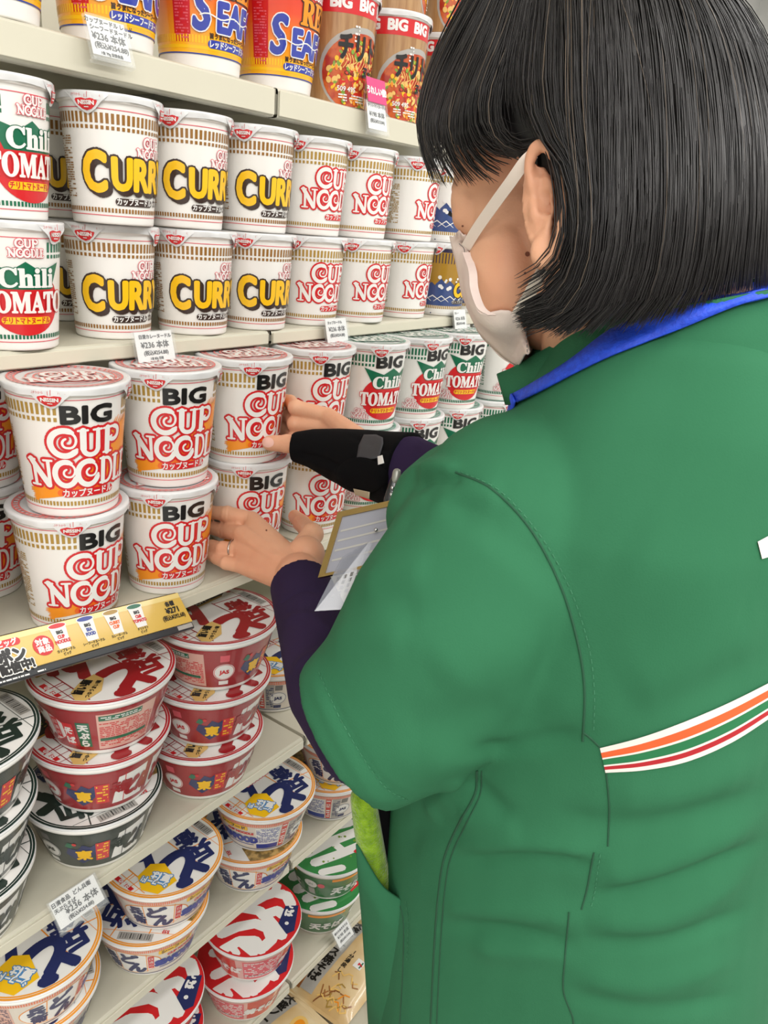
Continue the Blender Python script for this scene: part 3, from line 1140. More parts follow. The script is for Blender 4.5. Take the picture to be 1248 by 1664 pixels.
def bowl(name, kind, label):
    R, rb, H = DON
    root = thing(name, (0, 0, 0), label, 'instant noodle bowl')
    body = MB()
    rs = R - .0035
    body.lathe([(0, .004), (rb - .006, .004), (rb - .0045, 0), (rb - .0008, 0), (rb + .0004, .0012), (rb + .0006, .0016), (rb + .0006 + (rs - rb) * .03, .0035), (rs - (rs - rb) * .03, H - .0105), (rs, H - .0087), (rs + .0004, H - .0083), (R - .0010, H - .0072), (R, H - .0050), (R - .0002, H - .0018), (R - .0022, H - .0008)], WHITE, 96)
    R0 = .062

    def fn(u, v, e):
        t = (v - .0016) / (H - .0085 - .0016)
        r = rb + .0006 + (rs - rb - .0006) * t + .0002 + e
        a = -PI / 2 + u / R0
        return (r * math.cos(a), r * math.sin(a), v)
    art = don_side(kind, kind, H) if kind in DON_KINDS else (ufo_side(H) if kind == 'ufo' else green_side(H))
    half = PI * R0
    art.items = [([(min(max(x, -half), half), min(max(y, .002), H - .009)) for x, y in vs], fs, m, l) for vs, fs, m, l in art.items]
    art.wrap(body, fn, step=.0045)
    body.build('bowl_body', root)
    lid = MB()
    lid.lathe([(R - .0001, H - .0022), (R + .0003, H - .0012), (R - .0002, H - .0002), (R - .0024, H + .0004), (R - .006, H), (0, H - .0002)], LIDW, 96)
    top = don_lid(kind, R - .0006) if kind in DON_KINDS else (ufo_lid(R - .0006) if kind == 'ufo' else green_lid(R - .0006))
    top.wrap(lid, lambda u, v, e: (u, v, H + .0005 + e), step=.03)
    lid.build('lid', root)
    # clear shrink film with a loose flap where it was sealed
    film = MB()
    r = random.Random(len(name))
    n = 64
    vs, fs = [], []
    prof = [(rb + .001, .0008), (rb + .0022, .006), ((rb + rs) / 2 + .0022, H / 2), (rs + .0016, H - .010)]
    for i in range(n):
        a = 2 * PI * i / n
        for k, (q, z) in enumerate(prof):
            w = .0007 * math.sin(9 * a + k) * r.random() + .0006 * r.random()
            vs.append(((q + w) * math.cos(a), (q + w) * math.sin(a), z))
    m = len(prof)
    for i in range(n):
        j = (i + 1) % n
        for k in range(m - 1):
            fs.append((i * m + k, j * m + k, j * m + k + 1, i * m + k + 1))
    film.add(vs, fs, WRAP)
    for a0 in (rad_(-20), rad_(-155)):
        q = rs + .001
        pts = []
        for k, (dr, dz) in enumerate(((0, .046), (.007, .048), (.009, .058), (.003, .066), (0, .064))):
            pts.append(((q + dr - (.066 - dz) * .28) * math.cos(a0 + .03 * k), (q + dr - (.066 - dz) * .28) * math.sin(a0 + .03 * k), dz))
        film.add(pts, [(0, 1, 2), (0, 2, 3), (0, 3, 4)], WRAP)
    film.build('shrink_film', root)
    return root


def bowl_set(name, kind, places, group):
    proto = None
    for x, y, z, az, label, *turn in places:
        rz = rad(az - 270)
        if proto is None:
            proto = bowl(name, kind, label)
            proto.location, proto.rotation_euler = (x, y, z), (0, 0, rz)
            o = proto
        else:
            o = clone(proto, (x, y, z), rz, label)
        for ch in o.children:                      # the lids were put on at a turn of their own
            if ch.name.startswith('lid'):
                ch.rotation_euler.z = rad(turn[0] if turn else 0) - rz
        if len(places) > 1:
            o['group'] = group


# ---------------------------------------------------------------- room shell
FLOORM = noise_color(mat('floor_vinyl', (196, 194, 188), 0.3), (186, 184, 178), 3, 4, .35, .65)
CEILM = mat('ceiling_white', (238, 238, 236), 0.8)
WALLM = mat('wall_white', (234, 234, 232), 0.75)


def struct(name, a, b, m):
    mb = MB()
    mb.box(a, b, m)
    o = mb.build(name)
    o['kind'] = 'structure'
    return o


struct('floor', (-3.0, -3.0, -.08), (4.6, 1.32, 0), FLOORM)
struct('ceiling', (-3.0, -3.0, 2.7), (4.6, 1.32, 2.78), CEILM)
struct('wall_back', (-3.0, 1.24, 0), (4.6, 1.32, 2.7), WALLM)
struct('wall_right', (4.6, -3.0, 0), (4.68, 1.32, 2.7), WALLM)
struct('wall_left', (-3.08, -3.0, 0), (-3.0, 1.32, 2.7), WALLM)
struct('wall_front', (-3.0, -3.08, 0), (4.6, -3.0, 2.7), WALLM)

# ---------------------------------------------------------------- gondola shelving
SHELF = {1: (.678, 1.630), 2: (.678, 1.368), 3: (.604, 1.109), 4: (.592, .826), 5: (.608, .595), 6: (.596, .357), 7: (.50, .175)}
BAYS = ((-.2, .699), (.703, 1.602))
BACKY = 1.13
NAMES = {1: 'top', 2: 'second', 3: 'third', 4: 'fourth', 5: 'fifth', 6: 'sixth', 7: 'bottom'}
WHAT = {(1, 0): 'under the red seafood cups', (1, 1): 'under the tall wood-print cups', (2, 0): 'under the curry cups', (2, 1): 'under the plain small cups right of the joint',
        (3, 0): 'under the large cups with black BIG lettering', (3, 1): 'under the large green-banded cups', (4, 0): 'under the red and dark bowls', (4, 1): 'behind the reaching forearm, holding one noodle bowl',
        (5, 0): 'under the orange-rimmed bowls', (5, 1): 'under the orange-rimmed bowls beside the green sleeve', (6, 0): 'under the red-lidded bowls', (6, 1): 'under the green bowls'}


def shelf_board(i, bay):
    y0, z = SHELF[i]
    x0, x1 = BAYS[bay]
    root = thing('shelf_board', (x0, y0, z), 'cream metal %s shelf board %s' % (NAMES[i], WHAT[(i, bay)]), 'shelf', 'gondola shelf boards')
    W_, D = x1 - x0, BACKY - y0 - .012
    face = .030 if i == 1 else (.017 if i == 2 else .017)
    m = MB()
    # pressed steel tray: top, rolled front, return lip
    prof = [(D, 0), (.004, 0), (.0012, -.0012), (0, -.004), (0, -face + .003), (.0012, -face + .0006), (.004, -face), (.016, -face), (.016, -face + .004), (.0045, -face + .004), (.004, -.006), (D, -.006)]
    n = len(prof)
    vs = [(x, a, b) for x in (.0008, W_ - .0008) for a, b in prof]
    fs = [(k, (k + 1) % n, n + (k + 1) % n, n + k) for k in range(n)]
    m.add(vs, fs, CREAM, False)
    m.box((.0008, .0045, -face + .004), (.002, D, -.0005), CREAM)
    m.box((W_ - .002, .0045, -face + .004), (W_ - .0008, D, -.0005), CREAM)
    m.build('shelf_tray', root)
    r_ = MB()
    r_.box((.002, -.0022, -face + .002), (W_ - .002, -.0002, -.0025), CREAM2, .0007)
    r_.build('price_rail', root)
    for bx in (.012, W_ - .016):
        b = MB()
        b.add([(bx + dx, y, zz) for dx in (0, .003) for y, zz in ((.06, -.0065), (D, -.0065), (D, -.016), (.09, -.013))],
              [(0, 1, 2, 3), (7, 6, 5, 4), (0, 4, 5, 1), (1, 5, 6, 2), (2, 6, 7, 3), (3, 7, 4, 0)], STEEL, False)
        b.build('shelf_bracket', root)
    return root


for i in range(1, 7):
    for bay in (0, 1):
        shelf_board(i, bay)
for bay in (0, 1):
    x0, x1 = BAYS[bay]
    root = thing('gondola_back', (x0, BACKY, 0), 'cream slotted back panel behind the %s shelf bay' % ('near' if bay == 0 else 'far'), 'shelving back', 'gondola back panels')
    m = MB()
    m.box((.002, .004, .10), (x1 - x0 - .002, .016, 2.05), CREAM)
    m.build('back_panel', root)
    for px in (.0, x1 - x0 - .03):
        u = MB()
        u.box((px, -.010, 0), (px + .028, .0, 2.05), CREAM2, .001)
        u.build('upright', root)
    base = thing('base_deck', (x0, 0, 0), 'cream base deck under the packets of fried noodles, %s bay' % ('near' if bay == 0 else 'far'), 'shelf')
    d = MB()
    d.box((.001, .50, .150), (x1 - x0 - .001, BACKY - .014, .172), CREAM, .002)
    d.build('deck_tray', base)
    k = MB()
    k.box((.001, .53, .0), (x1 - x0 - .001, .545, .150), CREAM2)
    k.build('kick_plate', base)

# ---------------------------------------------------------------- stock on the shelves
CURRY_ = []
z2, z2u = 1.3685, 1.4795
z3, z3u = 1.1095, 1.2299
z1, z1u = 1.6305, 1.7570
cup_row('curry_noodle_cup', 'curry', REG, TR, None, [
    (.503, .700, z2u, 272, 'white cup with yellow CURRY lettering, upper tier, nearest and largest of the curry cups'),
    (.600, .708, z2u, 272, 'white cup with yellow CURRY lettering, second from the left in the upper tier'),
    (.700, .708, z2u, 272, 'white cup with yellow CURRY lettering, third and last of the upper tier'),
    (.516, .726, z2, 268, 'white cup with yellow CURRY lettering, lower tier, right next to the chili tomato cup'),
    (.613, .714, z2, 270, 'yellow CURRY lettered white cup in the middle of the lower tier, behind a price tag'),
    (.710, .714, z2, 272, 'yellow CURRY lettered white cup, last in lower tier, left of the red lettered cups'),
    (.527, .846, z2u, 275, 'curry cup in the back row, upper tier, glimpsed behind the nearest curry cup'),
    (.540, .860, z2, 275, 'curry cup in the back row, lower tier, glimpsed right of the chili tomato cup'),
], 'small curry cups on the second shelf')
cup_row('plain_noodle_cup', 'noodle', REG, TR, None, [
    (.798, .708, z2u, 262, 'small white cup with red lettering, upper tier, leftmost of three, beside the last curry cup'),
    (.896, .708, z2u, 264, 'small white cup with red lettering, upper tier, middle of three'),
    (1.012, .708, z2u, 288, 'small white cup with red lettering, upper tier, turned away, next to the hair fringe'),
    (.809, .715, z2, 258, 'small white cup with red lettering, lower tier, leftmost of three, above a price tag'),
    (.907, .709, z2, 266, 'small white cup with red lettering, lower tier, middle of three'),
    (1.024, .716, z2, 276, 'small white cup with red lettering, lower tier, right one next to the ochre wave cup'),
], 'small red lettered cups on the second shelf')
cup_row('chili_tomato_cup', 'chili', REG, TR, None, [
    (.393, .706, z2u, 282, 'small chili tomato cup with green crown and red disc, upper tier at left edge'),
    (.398, .710, z2, 258, 'small chili tomato cup with green crown and red disc, lower tier at left edge'),
], 'small chili tomato cups on the second shelf')
cup_row('wave_noodle_cup', 'wave_noodle', REG, TR, None, [
    (1.118, .712, z2u, 262, 'white cup with blue sea swells and a red N, just in front of the eye'),
], None)
cup_row('wave_curry_cup', 'wave_curry', REG, TR, None, [
    (1.125, .712, z2, 262, 'ochre cup with blue waves and yellow lettering, left of the face mask'),
    (1.226, .712, z2, 262, 'ochre cup with blue waves, mostly hidden behind the face mask'),
], 'ochre wave cups')
cup_row('large_noodle_cup', 'big_noodle', BIGD, TB, PINKLID, [
    (.403, .640, z3u, 249, 'large cup with BIG and red swash lettering, upper one of the nearest front stack'),
    (.402, .648, z3, 266, 'large cup with BIG and red swash lettering, bottom of nearest stack, above the gold sign'),
    (.521, .648, z3u, 246, 'large red lettered BIG cup, top of the second stack from the left'),
    (.517, .648, z3, 247, 'large red lettered BIG cup, bottom of second stack, touched by the lower hand'),
    (.637, .656, z3u, 262, 'large red lettered BIG cup held between the braced thumb and fingers'),
    (.649, .662, z3, 250, 'large red lettered BIG cup half covered by the lower hand'),
    (.764, .664, z3u, 258, 'large red lettered BIG cup behind the upper hand, beside the green chili cups'),
    (.761, .652, z3, 252, 'large red lettered BIG cup under the black wrist brace'),
    (.371, .758, z3u, 244, 'large red lettered BIG cup in the back row, upper tier, at left edge'),
    (.370, .768, z3, 244, 'large red lettered BIG cup in the back row, lower tier, at left edge'),
    (.280, .678, z3, 244, 'large BIG cup cut by left edge, lower tier, only its lid flap showing'),
    (.280, .668, z3u, 244, 'large BIG cup cut by left edge, upper tier, only its lid flap showing'),
], 'large red lettered cups on the third shelf')
cup_row('large_chili_tomato_cup', 'big_chili', BIGD, [rad(-104), rad(-30)], GREENLID, [
    (.879, .660, z3u, 248, 'large chili tomato cup, upper tier, first of the row right of the red lettered cups'),
    (.878, .664, z3, 248, 'large chili tomato cup, lower tier, base showing between brace and badge'),
    (.991, .660, z3u, 256, 'large chili tomato cup, upper tier, second in the row'),
    (1.003, .668, z3, 246, 'large chili tomato cup, lower tier, second in the row, above the purple sleeve'),
    (1.103, .657, z3u, 240, 'large chili tomato cup, upper tier, third in the row, under the mask'),
    (1.117, .664, z3, 240, 'large chili tomato cup, lower tier, third in the row, top peeking over green shoulder'),
    (1.232, .645, z3u, 262, 'large chili tomato cup, upper tier, last before the green collar'),
    (1.230, .650, z3, 262, 'large chili tomato cup, lower tier, only a strip of lid showing before the collar'),
], 'large chili tomato cups on the third shelf')
cup_row('red_seafood_cup', 'seafood', BIGD, TB, None, [
    (.403, .722, z1, 262, 'red and orange seafood cup at the top left corner, only its base in view'),
    (.520, .722, z1, 264, 'red and orange seafood cup behind the hanging price tag'),
    (.634, .724, z1, 266, 'red and orange seafood cup, third from the left on the top shelf'),
    (.747, .724, z1, 262, 'red and orange seafood cup with yellow burst showing, last of four'),
], 'red seafood cups on the top shelf')
cup_row('wood_print_cup', 'photo', CBD, [rad(-35)], PINKLID, [
    (.854, .724, z1, 262, 'tall wood print cup with food photo, red BIG band, left one on the shelf'),
    (.968, .724, z1, 262, 'tall wood print cup with food photo, second one, above the pink price tag'),
    (1.100, .724, z1, 258, 'tall wood print cup with food photo, third one, half hidden by the fringe'),
    (1.096, .722, z1u, 258, 'tall wood print cup stacked on the third, cut by the picture top'),
    (.966, .724, z1u, 330, 'tall wood print cup stacked on the second, its printed ingredients side showing'),
], 'wood print cups on the top shelf')

dz = .0752
z4, z5, z6 = .8265, .5955, .3575
bowl_set('red_soba_bowl', 'red', [
    (.418, .631, z4 + 2 * dz, 222, 'red soba bowl with green and white ingredients panel, top of the left stack of three'),
    (.415, .637, z4 + dz, 101, 'red soba bowl in the middle of the left stack, on top of a dark bowl'),
    (.574, .631, z4 + 2 * dz, 155, 'red soba bowl, top of the right stack, its round white mark facing out'),
    (.567, .634, z4 + dz, 113, 'red soba bowl in the middle of the right stack'),
    (.560, .638, z4, 112, 'red soba bowl at the bottom of the right stack'),
], 'red rimmed bowls on the fourth shelf')
bowl_set('dark_noodle_bowl', 'dark', [
    (.408, .645, z4, 108, 'dark green noodle bowl under two red bowls', -100),
    (.262, .629, z4 + 2 * dz, 150, 'dark green rimmed bowl at left edge, top of its stack'),
    (.258, .637, z4 + dz, 130, 'dark green rimmed bowl at left edge, middle of its stack'),
    (.255, .645, z4, 120, 'dark green rimmed bowl at left edge, bottom of its stack'),
], 'dark rimmed bowls on the fourth shelf')
bowl_set('seafood_noodle_bowl', 'seafood', [
    (.495, .639, z5 + dz, 279, 'orange rimmed seafood bowl, top of the middle stack, navy brush lettering to the front'),
    (.483, .652, z5, 264, 'orange rimmed seafood bowl, bottom of the middle stack', 215),
    (.667, .635, z5 + dz, 192, 'orange rimmed seafood bowl, top of the right stack, blue ingredients panel showing'),
    (.658, .648, z5, 268, 'orange rimmed seafood bowl, bottom of the right stack, above the red lids', 160),
    (.322, .645, z5 + dz, 320, 'orange rimmed seafood bowl, top of the near stack at lower left corner'),
    (.326, .660, z5, 120, 'orange rimmed seafood bowl, bottom of the near stack at lower left corner', -25),
    (.846, .640, z5 + dz, 262, 'orange rimmed seafood bowl on the far bay, top, beside the purple sleeve'),
    (.842, .654, z5, 160, 'orange rimmed seafood bowl on the far bay, bottom, beside the green towel'),
    (.748, .700, z4, 150, 'pale noodle bowl alone on the far fourth shelf, behind the forearm'),
], 'orange rimmed bowls')
bowl_set('fried_noodle_bowl', 'ufo', [
    (.656, .639, z6 + dz, 250, 'red lid bowl with white brush strokes and a navy label, top of the right stack'),
    (.646, .642, z6, 210, 'red rimmed bowl under the one with white brush strokes'),
    (.482, .660, z6 + dz, 250, 'red lid bowl with white strokes cut by the bottom edge, near stack'),
    (.482, .662, z6, 250, 'red rimmed bowl at the bottom of the near stack, below the picture edge'),
], 'red lid bowls on the sixth shelf')
bowl_set('green_soba_bowl', 'green', [
    (.846, .648, z6 + dz, 262, 'green and white lid bowl, upper of the two beside the apron pocket'),
    (.838, .655, z6, 240, 'green bowl, lower of the two, right above a price tag'),
], 'green bowls on the sixth shelf')

# ---------------------------------------------------------------- price tags
CLEAR = mat('tag_clear_plastic', (240, 244, 244), 0.15, alpha=.10, spec=.7)
CARD = mat('tag_card', (238, 238, 236), 0.5)
INKD = mat('tag_ink', (46, 46, 50), 0.5)
MAG = mat('tag_magenta', (214, 48, 118), 0.45)


def price_tag(pos, w, h, tilt, label, lines, pop=None, lean=0.0):
    root = thing('price_tag', pos, label, 'price tag', 'shelf price tags')
    root.rotation_euler = (tilt, lean, 0)
    c = MB()
    c.box((-w / 2, 0, -h / 2), (w / 2, .0008, h / 2), CARD)
    A = Art()
    for s, size, u, v, al in lines:
        A.text(s, size, u, v, INKD, 1, al, bold=.00018)
    A.wrap(c, lambda u, v, e: (u, -.0001 - e, v), step=.05)
    c.build('card', root)
    p = MB()
    p.box((-w / 2 - .002, -.0022, -h / 2 - .004), (w / 2 + .002, -.0014, h / 2 + .001), CLEAR)
    p.box((-w / 2 - .002, .0010, -h / 2 - .004), (w / 2 + .002, .0026, h / 2 + .001), CLEAR)
    p.box((-w / 2 - .002, -.0022, -h / 2 - .006), (w / 2 + .002, .0046, -h / 2 - .0035), CLEAR)
    p.build('holder', root)
    if pop:
        q = MB()
        q.box((-w / 2, -.0030, h / 2 - .002), (w / 2, -.0024, h / 2 + .026), MAG, .0002)
        A = Art()
        A.text(pop, .0095, 0, h / 2 + .008, INKW, 1, 'c', bold=.0005, sx=.8)
        A.wrap(q, lambda u, v, e: (u, -.0031 - e, v), step=.05)
        q.build('pop_card', root)
    return root


def std_lines(name1, name2, price, tax, w, h):
    return [(name1, h * .14, -w * .44, h * .28, 'l'), (name2, h * .14, -w * .40, h * .10, 'l'), (price, h * .26, 0, -h * .15, 'c'), (tax, h * .19, 0, -h * .34, 'c'), ('········', h * .12, 0, -h * .46, 'c')]


price_tag((.479, .664, 1.631), .038, .031, rad(-18), 'white price tag on the top shelf edge in front of the red seafood cups',
          [('カップヌードル レッド', .0048, -.021, .0105, 'l'), ('シーフードヌードル', .0048, -.017, .0050, 'l'), ('¥236 本体', .0078, 0, -.0028, 'c'), ('(税込¥254.88)', .0058, .001, -.0094, 'c'), ('1食 79g 日清食品', .003, 0, -.0145, 'c')])
price_tag((.866, .664, 1.624), .038, .032, rad(-12), 'price tag with a magenta card on top, under the wood print cups',
          [('チリトマトヌードル', .0042, -.017, .0095, 'l'), ('¥198 本体', .0072, 0, -.001, 'c'), ('(税込¥213.84)', .005, 0, -.008, 'c')], 'うれしい値!')
price_tag((.522, .666, 1.364), .046, .030, rad(-14), 'price tag on second shelf edge under the middle curry cups',
          [('日清カレーヌードル', .0045, -.018, .0085, 'l'), ('¥236 本体', .0080, 0, -.0010, 'c'), ('(税込¥254.88)', .0052, 0, -.0080, 'c'), ('1食 87g 日清', .003, 0, -.0130, 'c')])
price_tag((.813, .666, 1.364), .042, .030, rad(-14), 'price tag on second shelf edge under the small red lettered cups',
          [('カップヌードル', .0042, -.017, .0085, 'l'), ('¥236 本体', .0076, 0, -.0010, 'c'), ('(税込¥254.88)', .005, 0, -.0080, 'c')])
price_tag((1.124, .666, 1.364), .036, .030, rad(-14), 'small price tag on second shelf edge beside the face mask',
          [('カレー', .0042, -.015, .0085, 'l'), ('¥236 本体', .0066, 0, -.0010, 'c'), ('(税込¥254.88)', .0045, 0, -.0080, 'c')])
price_tag((.340, .578, .829), .050, .028, rad(-42), 'price tag on fourth shelf edge below the dark bowl',
          [('日清食品  どん兵衛', .0052, -.024, .0075, 'l'), ('天ぷらそば', .0048, -.024, .0015, 'l'), ('¥236 本体', .0085, .004, -.0050, 'c'), ('(税込¥254.88)', .0048, 0, -.0108, 'c')])
price_tag((.820, .586, .368), .038, .028, rad(-40), 'price tag on sixth shelf edge below the green bowls',
          [('緑のたぬき天そば', .0042, -.017, .0065, 'l'), ('¥198 本体', .0066, 0, -.002, 'c'), ('(税込¥213.84)', .0045, 0, -.009, 'c')])

# ---------------------------------------------------------------- gold promotion sign on the third shelf edge
BGOLD = mat('sign_gold', (222, 184, 84), 0.3, coat=0.5)
BDARK = mat('sign_black', (44, 46, 50), 0.35, coat=0.3)
TLs, TRs, BLs, BRs = Vector((.301, .598, 1.1435)), Vector((.490, .598, 1.119)), Vector((.284, .574, 1.114)), Vector((.491, .574, 1.0945))
ex = (TRs - TLs).normalized()
ox = TRs - ex * .40
ey0 = (TRs - BRs)
ey = (ey0 - ex * ey0.dot(ex)).normalized()
ez = ex.cross(ey)
sign = thing('promotion_sign', ox, 'gold promotion sign with four little cups and prices on the third shelf edge', 'sign')
sign.rotation_euler = Matrix((ex, ey, ez)).transposed().to_euler()
HS = ey0.dot(ey)
plate = MB()
plate.add([(0, 0, 0), (.40, 0, 0), (.402, -HS * .9, 0), (.4025, -HS, 0), (0, -HS, 0), (0, 0, -.0012), (.40, 0, -.0012), (.402, -HS * .9, -.0012), (.4025, -HS, -.0012), (0, -HS, -.0012)],
          [(4, 3, 2, 1, 0), (5, 6, 7, 8, 9), (0, 1, 6, 5), (1, 2, 7, 6), (2, 3, 8, 7), (3, 4, 9, 8), (4, 0, 5, 9)], BGOLD, False)
A = Art()
A.rect(0, -.0055, .40, -.0004, mat('sign_gold_light', (236, 212, 134), .3, coat=.5), 1)


def mini_cup(A, u, v, lidm, textm, words):
    A.poly([(u - .0082, v + .0205), (u + .0082, v + .0205), (u + .0058, v - .0015), (u - .0058, v - .0015)], INKW, 2)
    A.disc(u, v + .0205, .0092, INKW, 2, ry=.0030, n=20)
    A.disc(u, v + .0206, .0082, lidm, 3, ry=.0022, n=20)
    A.text('BIG', .0042, u, v + .0128, BLACK, 3, 'c', bold=.0003)
    for k, w in enumerate(words):
        A.text(w, .0044, u, v + .0082 - .0044 * k, textm, 3, 'c', bold=.0003, sx=.8)


for u, lm, tm, ws, cap in ((.2593, RED, RED, ('CUP', 'NOODLE'), 'カップヌードル'), (.2879, BLUE, BLUE, ('SEA', 'FOOD'), 'シーフードヌードル'), (.3158, GOLD, DORANGE, ('CURRY', 'CUP'), 'カレーヌードル'), (.343, GREEN, RED, ('Chili', 'TOMATO'), 'チリトマト')):
    mini_cup(A, u, -HS * .70, lm, tm, ws)
    A.text(cap, .0032, u, -HS * .83, BLACK, 2, 'c', bold=.0001, sx=.8)
    A.text('ビッグ', .0032, u, -HS * .93, BLACK, 2, 'c', bold=.0001, sx=.8)
A.text('各種', .0056, .384, -HS * .34, BLACK, 2, 'c', bold=.0003)
A.text('¥271', .0084, .384, -HS * .58, BLACK, 2, 'c', bold=.0004)
A.text('(税込¥292.68)', .0060, .383, -HS * .77, BLACK, 2, 'c', bold=.0002, sx=.8)
A.disc(.2405, -HS * .52, .0095, RED, 2)
A.text('対象', .0066, .2405, -HS * .52 + .0010, INKW, 3, 'c', bold=.0003)
A.text('商品', .0066, .2405, -HS * .52 - .0058, INKW, 3, 'c', bold=.0003)
A.pill(.150, -HS * .32, .2226, -HS * .12, RED, 2)
A.text('ヌードルビッグ', .0062, .2195, -HS * .28, INKW, 3, 'r', bold=.0003)
A.text('クーポン', .0140, .2225, -HS * .72, BLACK, 4, 'r', bold=.0010, outline=(.0012, INKW), sx=.9)
A.text('配信中!', .0105, .2265, -HS * 1.02 + .001, BLACK, 4, 'r', bold=.0007, outline=(.001, INKW), sx=.9)
A.wrap(plate, lambda u, v, e: (u, v, .0001 + e), step=.5)
plate.build('sign_plate', sign)
lip = MB()
lip.box((0, -HS - .0072, -.0075), (.4025, -HS - .0002, -.0010), BDARK, .0008)
A = Art()
small_print(A, .12, -HS - .006, .235, -HS - .0035, INKW, 1, 1, seed=31, fill=.9)
A.rect(.382, -HS - .0055, .401, -HS - .001, LGREY, 1)
A.wrap(lip, lambda u, v, e: (u, v, -.0009 + e), step=.5)
lip.build('lower_lip', sign)
back = MB()
back.add([(0, 0, -.001), (.40, 0, -.001), (.40, .002, -.004), (0, .002, -.004)], [(0, 1, 2, 3), (3, 2, 1, 0)], BDARK, False)
back.build('mounting_strip', sign)

# ---------------------------------------------------------------- packets on the base deck
BAGM = noise_color(mat('packet_tan', (214, 178, 122), 0.3, coat=0.5), (236, 214, 172), 9, 3, .4, .62, bump=.35, bump_scale=22)
BAGB = noise_color(mat('packet_brown', (130, 78, 40), 0.3, coat=0.5), (176, 116, 62), 40, 4, .4, .62)


def packet(name, pos, rz, tilt, w, d, t, label, seed, group=None):
    root = thing(name, pos, label, 'noodle packet', group)
    root.rotation_euler = (tilt[0], tilt[1], rz)
    m = MB()
    nx, ny = 22, 16
    r = random.Random(seed)
    ph = [r.uniform(0, 6) for _ in range(4)]

    def zz(u, v):
        b = max(0, (1 - abs(u) ** 3.2)) ** .6 * max(0, (1 - abs(v) ** 3.2)) ** .6
        return t * b * (1 + .07 * math.sin(5 * u + ph[0]) * math.sin(4 * v + ph[1])) + .0012 * math.sin(11 * u + ph[2]) * b
    for s in (1, -1):
        vs, fs = [], []
        for j in range(ny + 1):
            for i in range(nx + 1):
                u, v = -1 + 2 * i / nx, -1 + 2 * j / ny
                h = zz(u, v)
                vs.append((u * w / 2, v * d / 2, t * .5 + (h * .5 if s > 0 else -h * .5)))
        for j in range(ny):
            for i in range(nx):
                q = (j * (nx + 1) + i, j * (nx + 1) + i + 1, (j + 1) * (nx + 1) + i + 1, (j + 1) * (nx + 1) + i)
                fs.append(q if s > 0 else q[::-1])
        m.add(vs, fs, BAGM)
    for s in (1, -1):
        x = s * w / 2
        m.add([(x, -d / 2, t * .5), (x, d / 2, t * .5), (x + s * .008, d / 2, t * .5 + .001), (x + s * .008, -d / 2, t * .5 + .001)], [(0, 1, 2, 3)], BAGM, False)
    A = Art()
    # strip with the name, food picture behind it
    A.rect(-w * .47, d * .16, w * .47, d * .44, BAGB, 1)
    for k, ch in enumerate('大盛ソース焼そば'):
        A.text(ch, .021, w * .40 - .0205 * k, d * .02 + .012, BLACK, 4, 'c', bold=.0009, rot=rad_(-90))
    A.rect(-w * .46, d * .0, w * .46, d * .16, LGREY, 2)
    for k, ch in enumerate('1分湯戻し'):
        A.text(ch, .0105, w * .10 - .0115 * k, -d * .10, BLACK, 3, 'c', bold=.0003, rot=rad_(-90))
    A.rect(-w * .02, -d * .28, w * .09, -d * .18, INKW, 2)
    A.text('7', .011, w * .035, -d * .27, RED, 3, 'c', bold=.0009)
    A.rect(-w * .005, -d * .265, w * .075, -d * .25, GREEN, 3)
    rr = random.Random(seed + 1)
    for k in range(26):
        u, v = rr.uniform(-w * .45, -w * .1), rr.uniform(-d * .44, -d * .12)
        A.stroke([(u, v), (u + rr.uniform(-.012, .012), v + .008), (u + rr.uniform(-.016, .016), v + .014)], .0022, rr.choice((GOLD, PASTA, BAGB, ORANGE)), 2)
    A.disc(w * .28, -d * .22, .024, PASTA, 2, ry=.016, rot=.4)
    A.disc(w * .29, -d * .22, .015, ORANGE, 3, ry=.010, rot=.4)
    A.wrap(m, lambda u, v, e: (u, v, t * .5 + zz(2 * u / w, 2 * v / d) * .5 + .0002 + e), step=.006, vstep=.006)
    m.build('packet_body', root)
    return root


packet('fried_noodle_packet', (.893, .640, .1725), rad(3), (0, 0), .19, .165, .036, 'tan packet of fried noodles with black lettering beside the green jacket hem', 3, 'fried noodle packets')
packet('fried_noodle_packet', (.690, .648, .1725), rad(-4), (0, 0), .19, .165, .036, 'tan packet of fried noodles at the bottom edge, with orange picture patch showing', 5, 'fried noodle packets')
YB = mat('packet_yellow', (248, 206, 30), 0.35, coat=.4)
sn = thing('snack_packet', (.93, .512, .1725), 'yellow and navy packet peeking out at the bottom beside the jacket hem', 'snack packet')
m = MB()
m.ellipsoid((0, 0, .014), (Vector((.07, 0, 0)), Vector((0, .05, 0)), Vector((0, 0, .014))), YB, 24, 12)
A = Art()
A.rect(-.055, -.02, .03, .004, NAVY, 1)
A.stroke([(-.05, .006), (-.03, .010), (-.01, .004), (.01, .010), (.03, .005)], .003, RED, 2)
A.text('焼', .016, -.03, -.018, YEL, 2, bold=.001)
A.wrap(m, lambda u, v, e: (u, v, .014 + .014 * math.sqrt(max(0, 1 - (u / .07) ** 2 - (v / .05) ** 2)) + .0004 + e), step=.006, vstep=.006)
m.build('packet_body', sn)

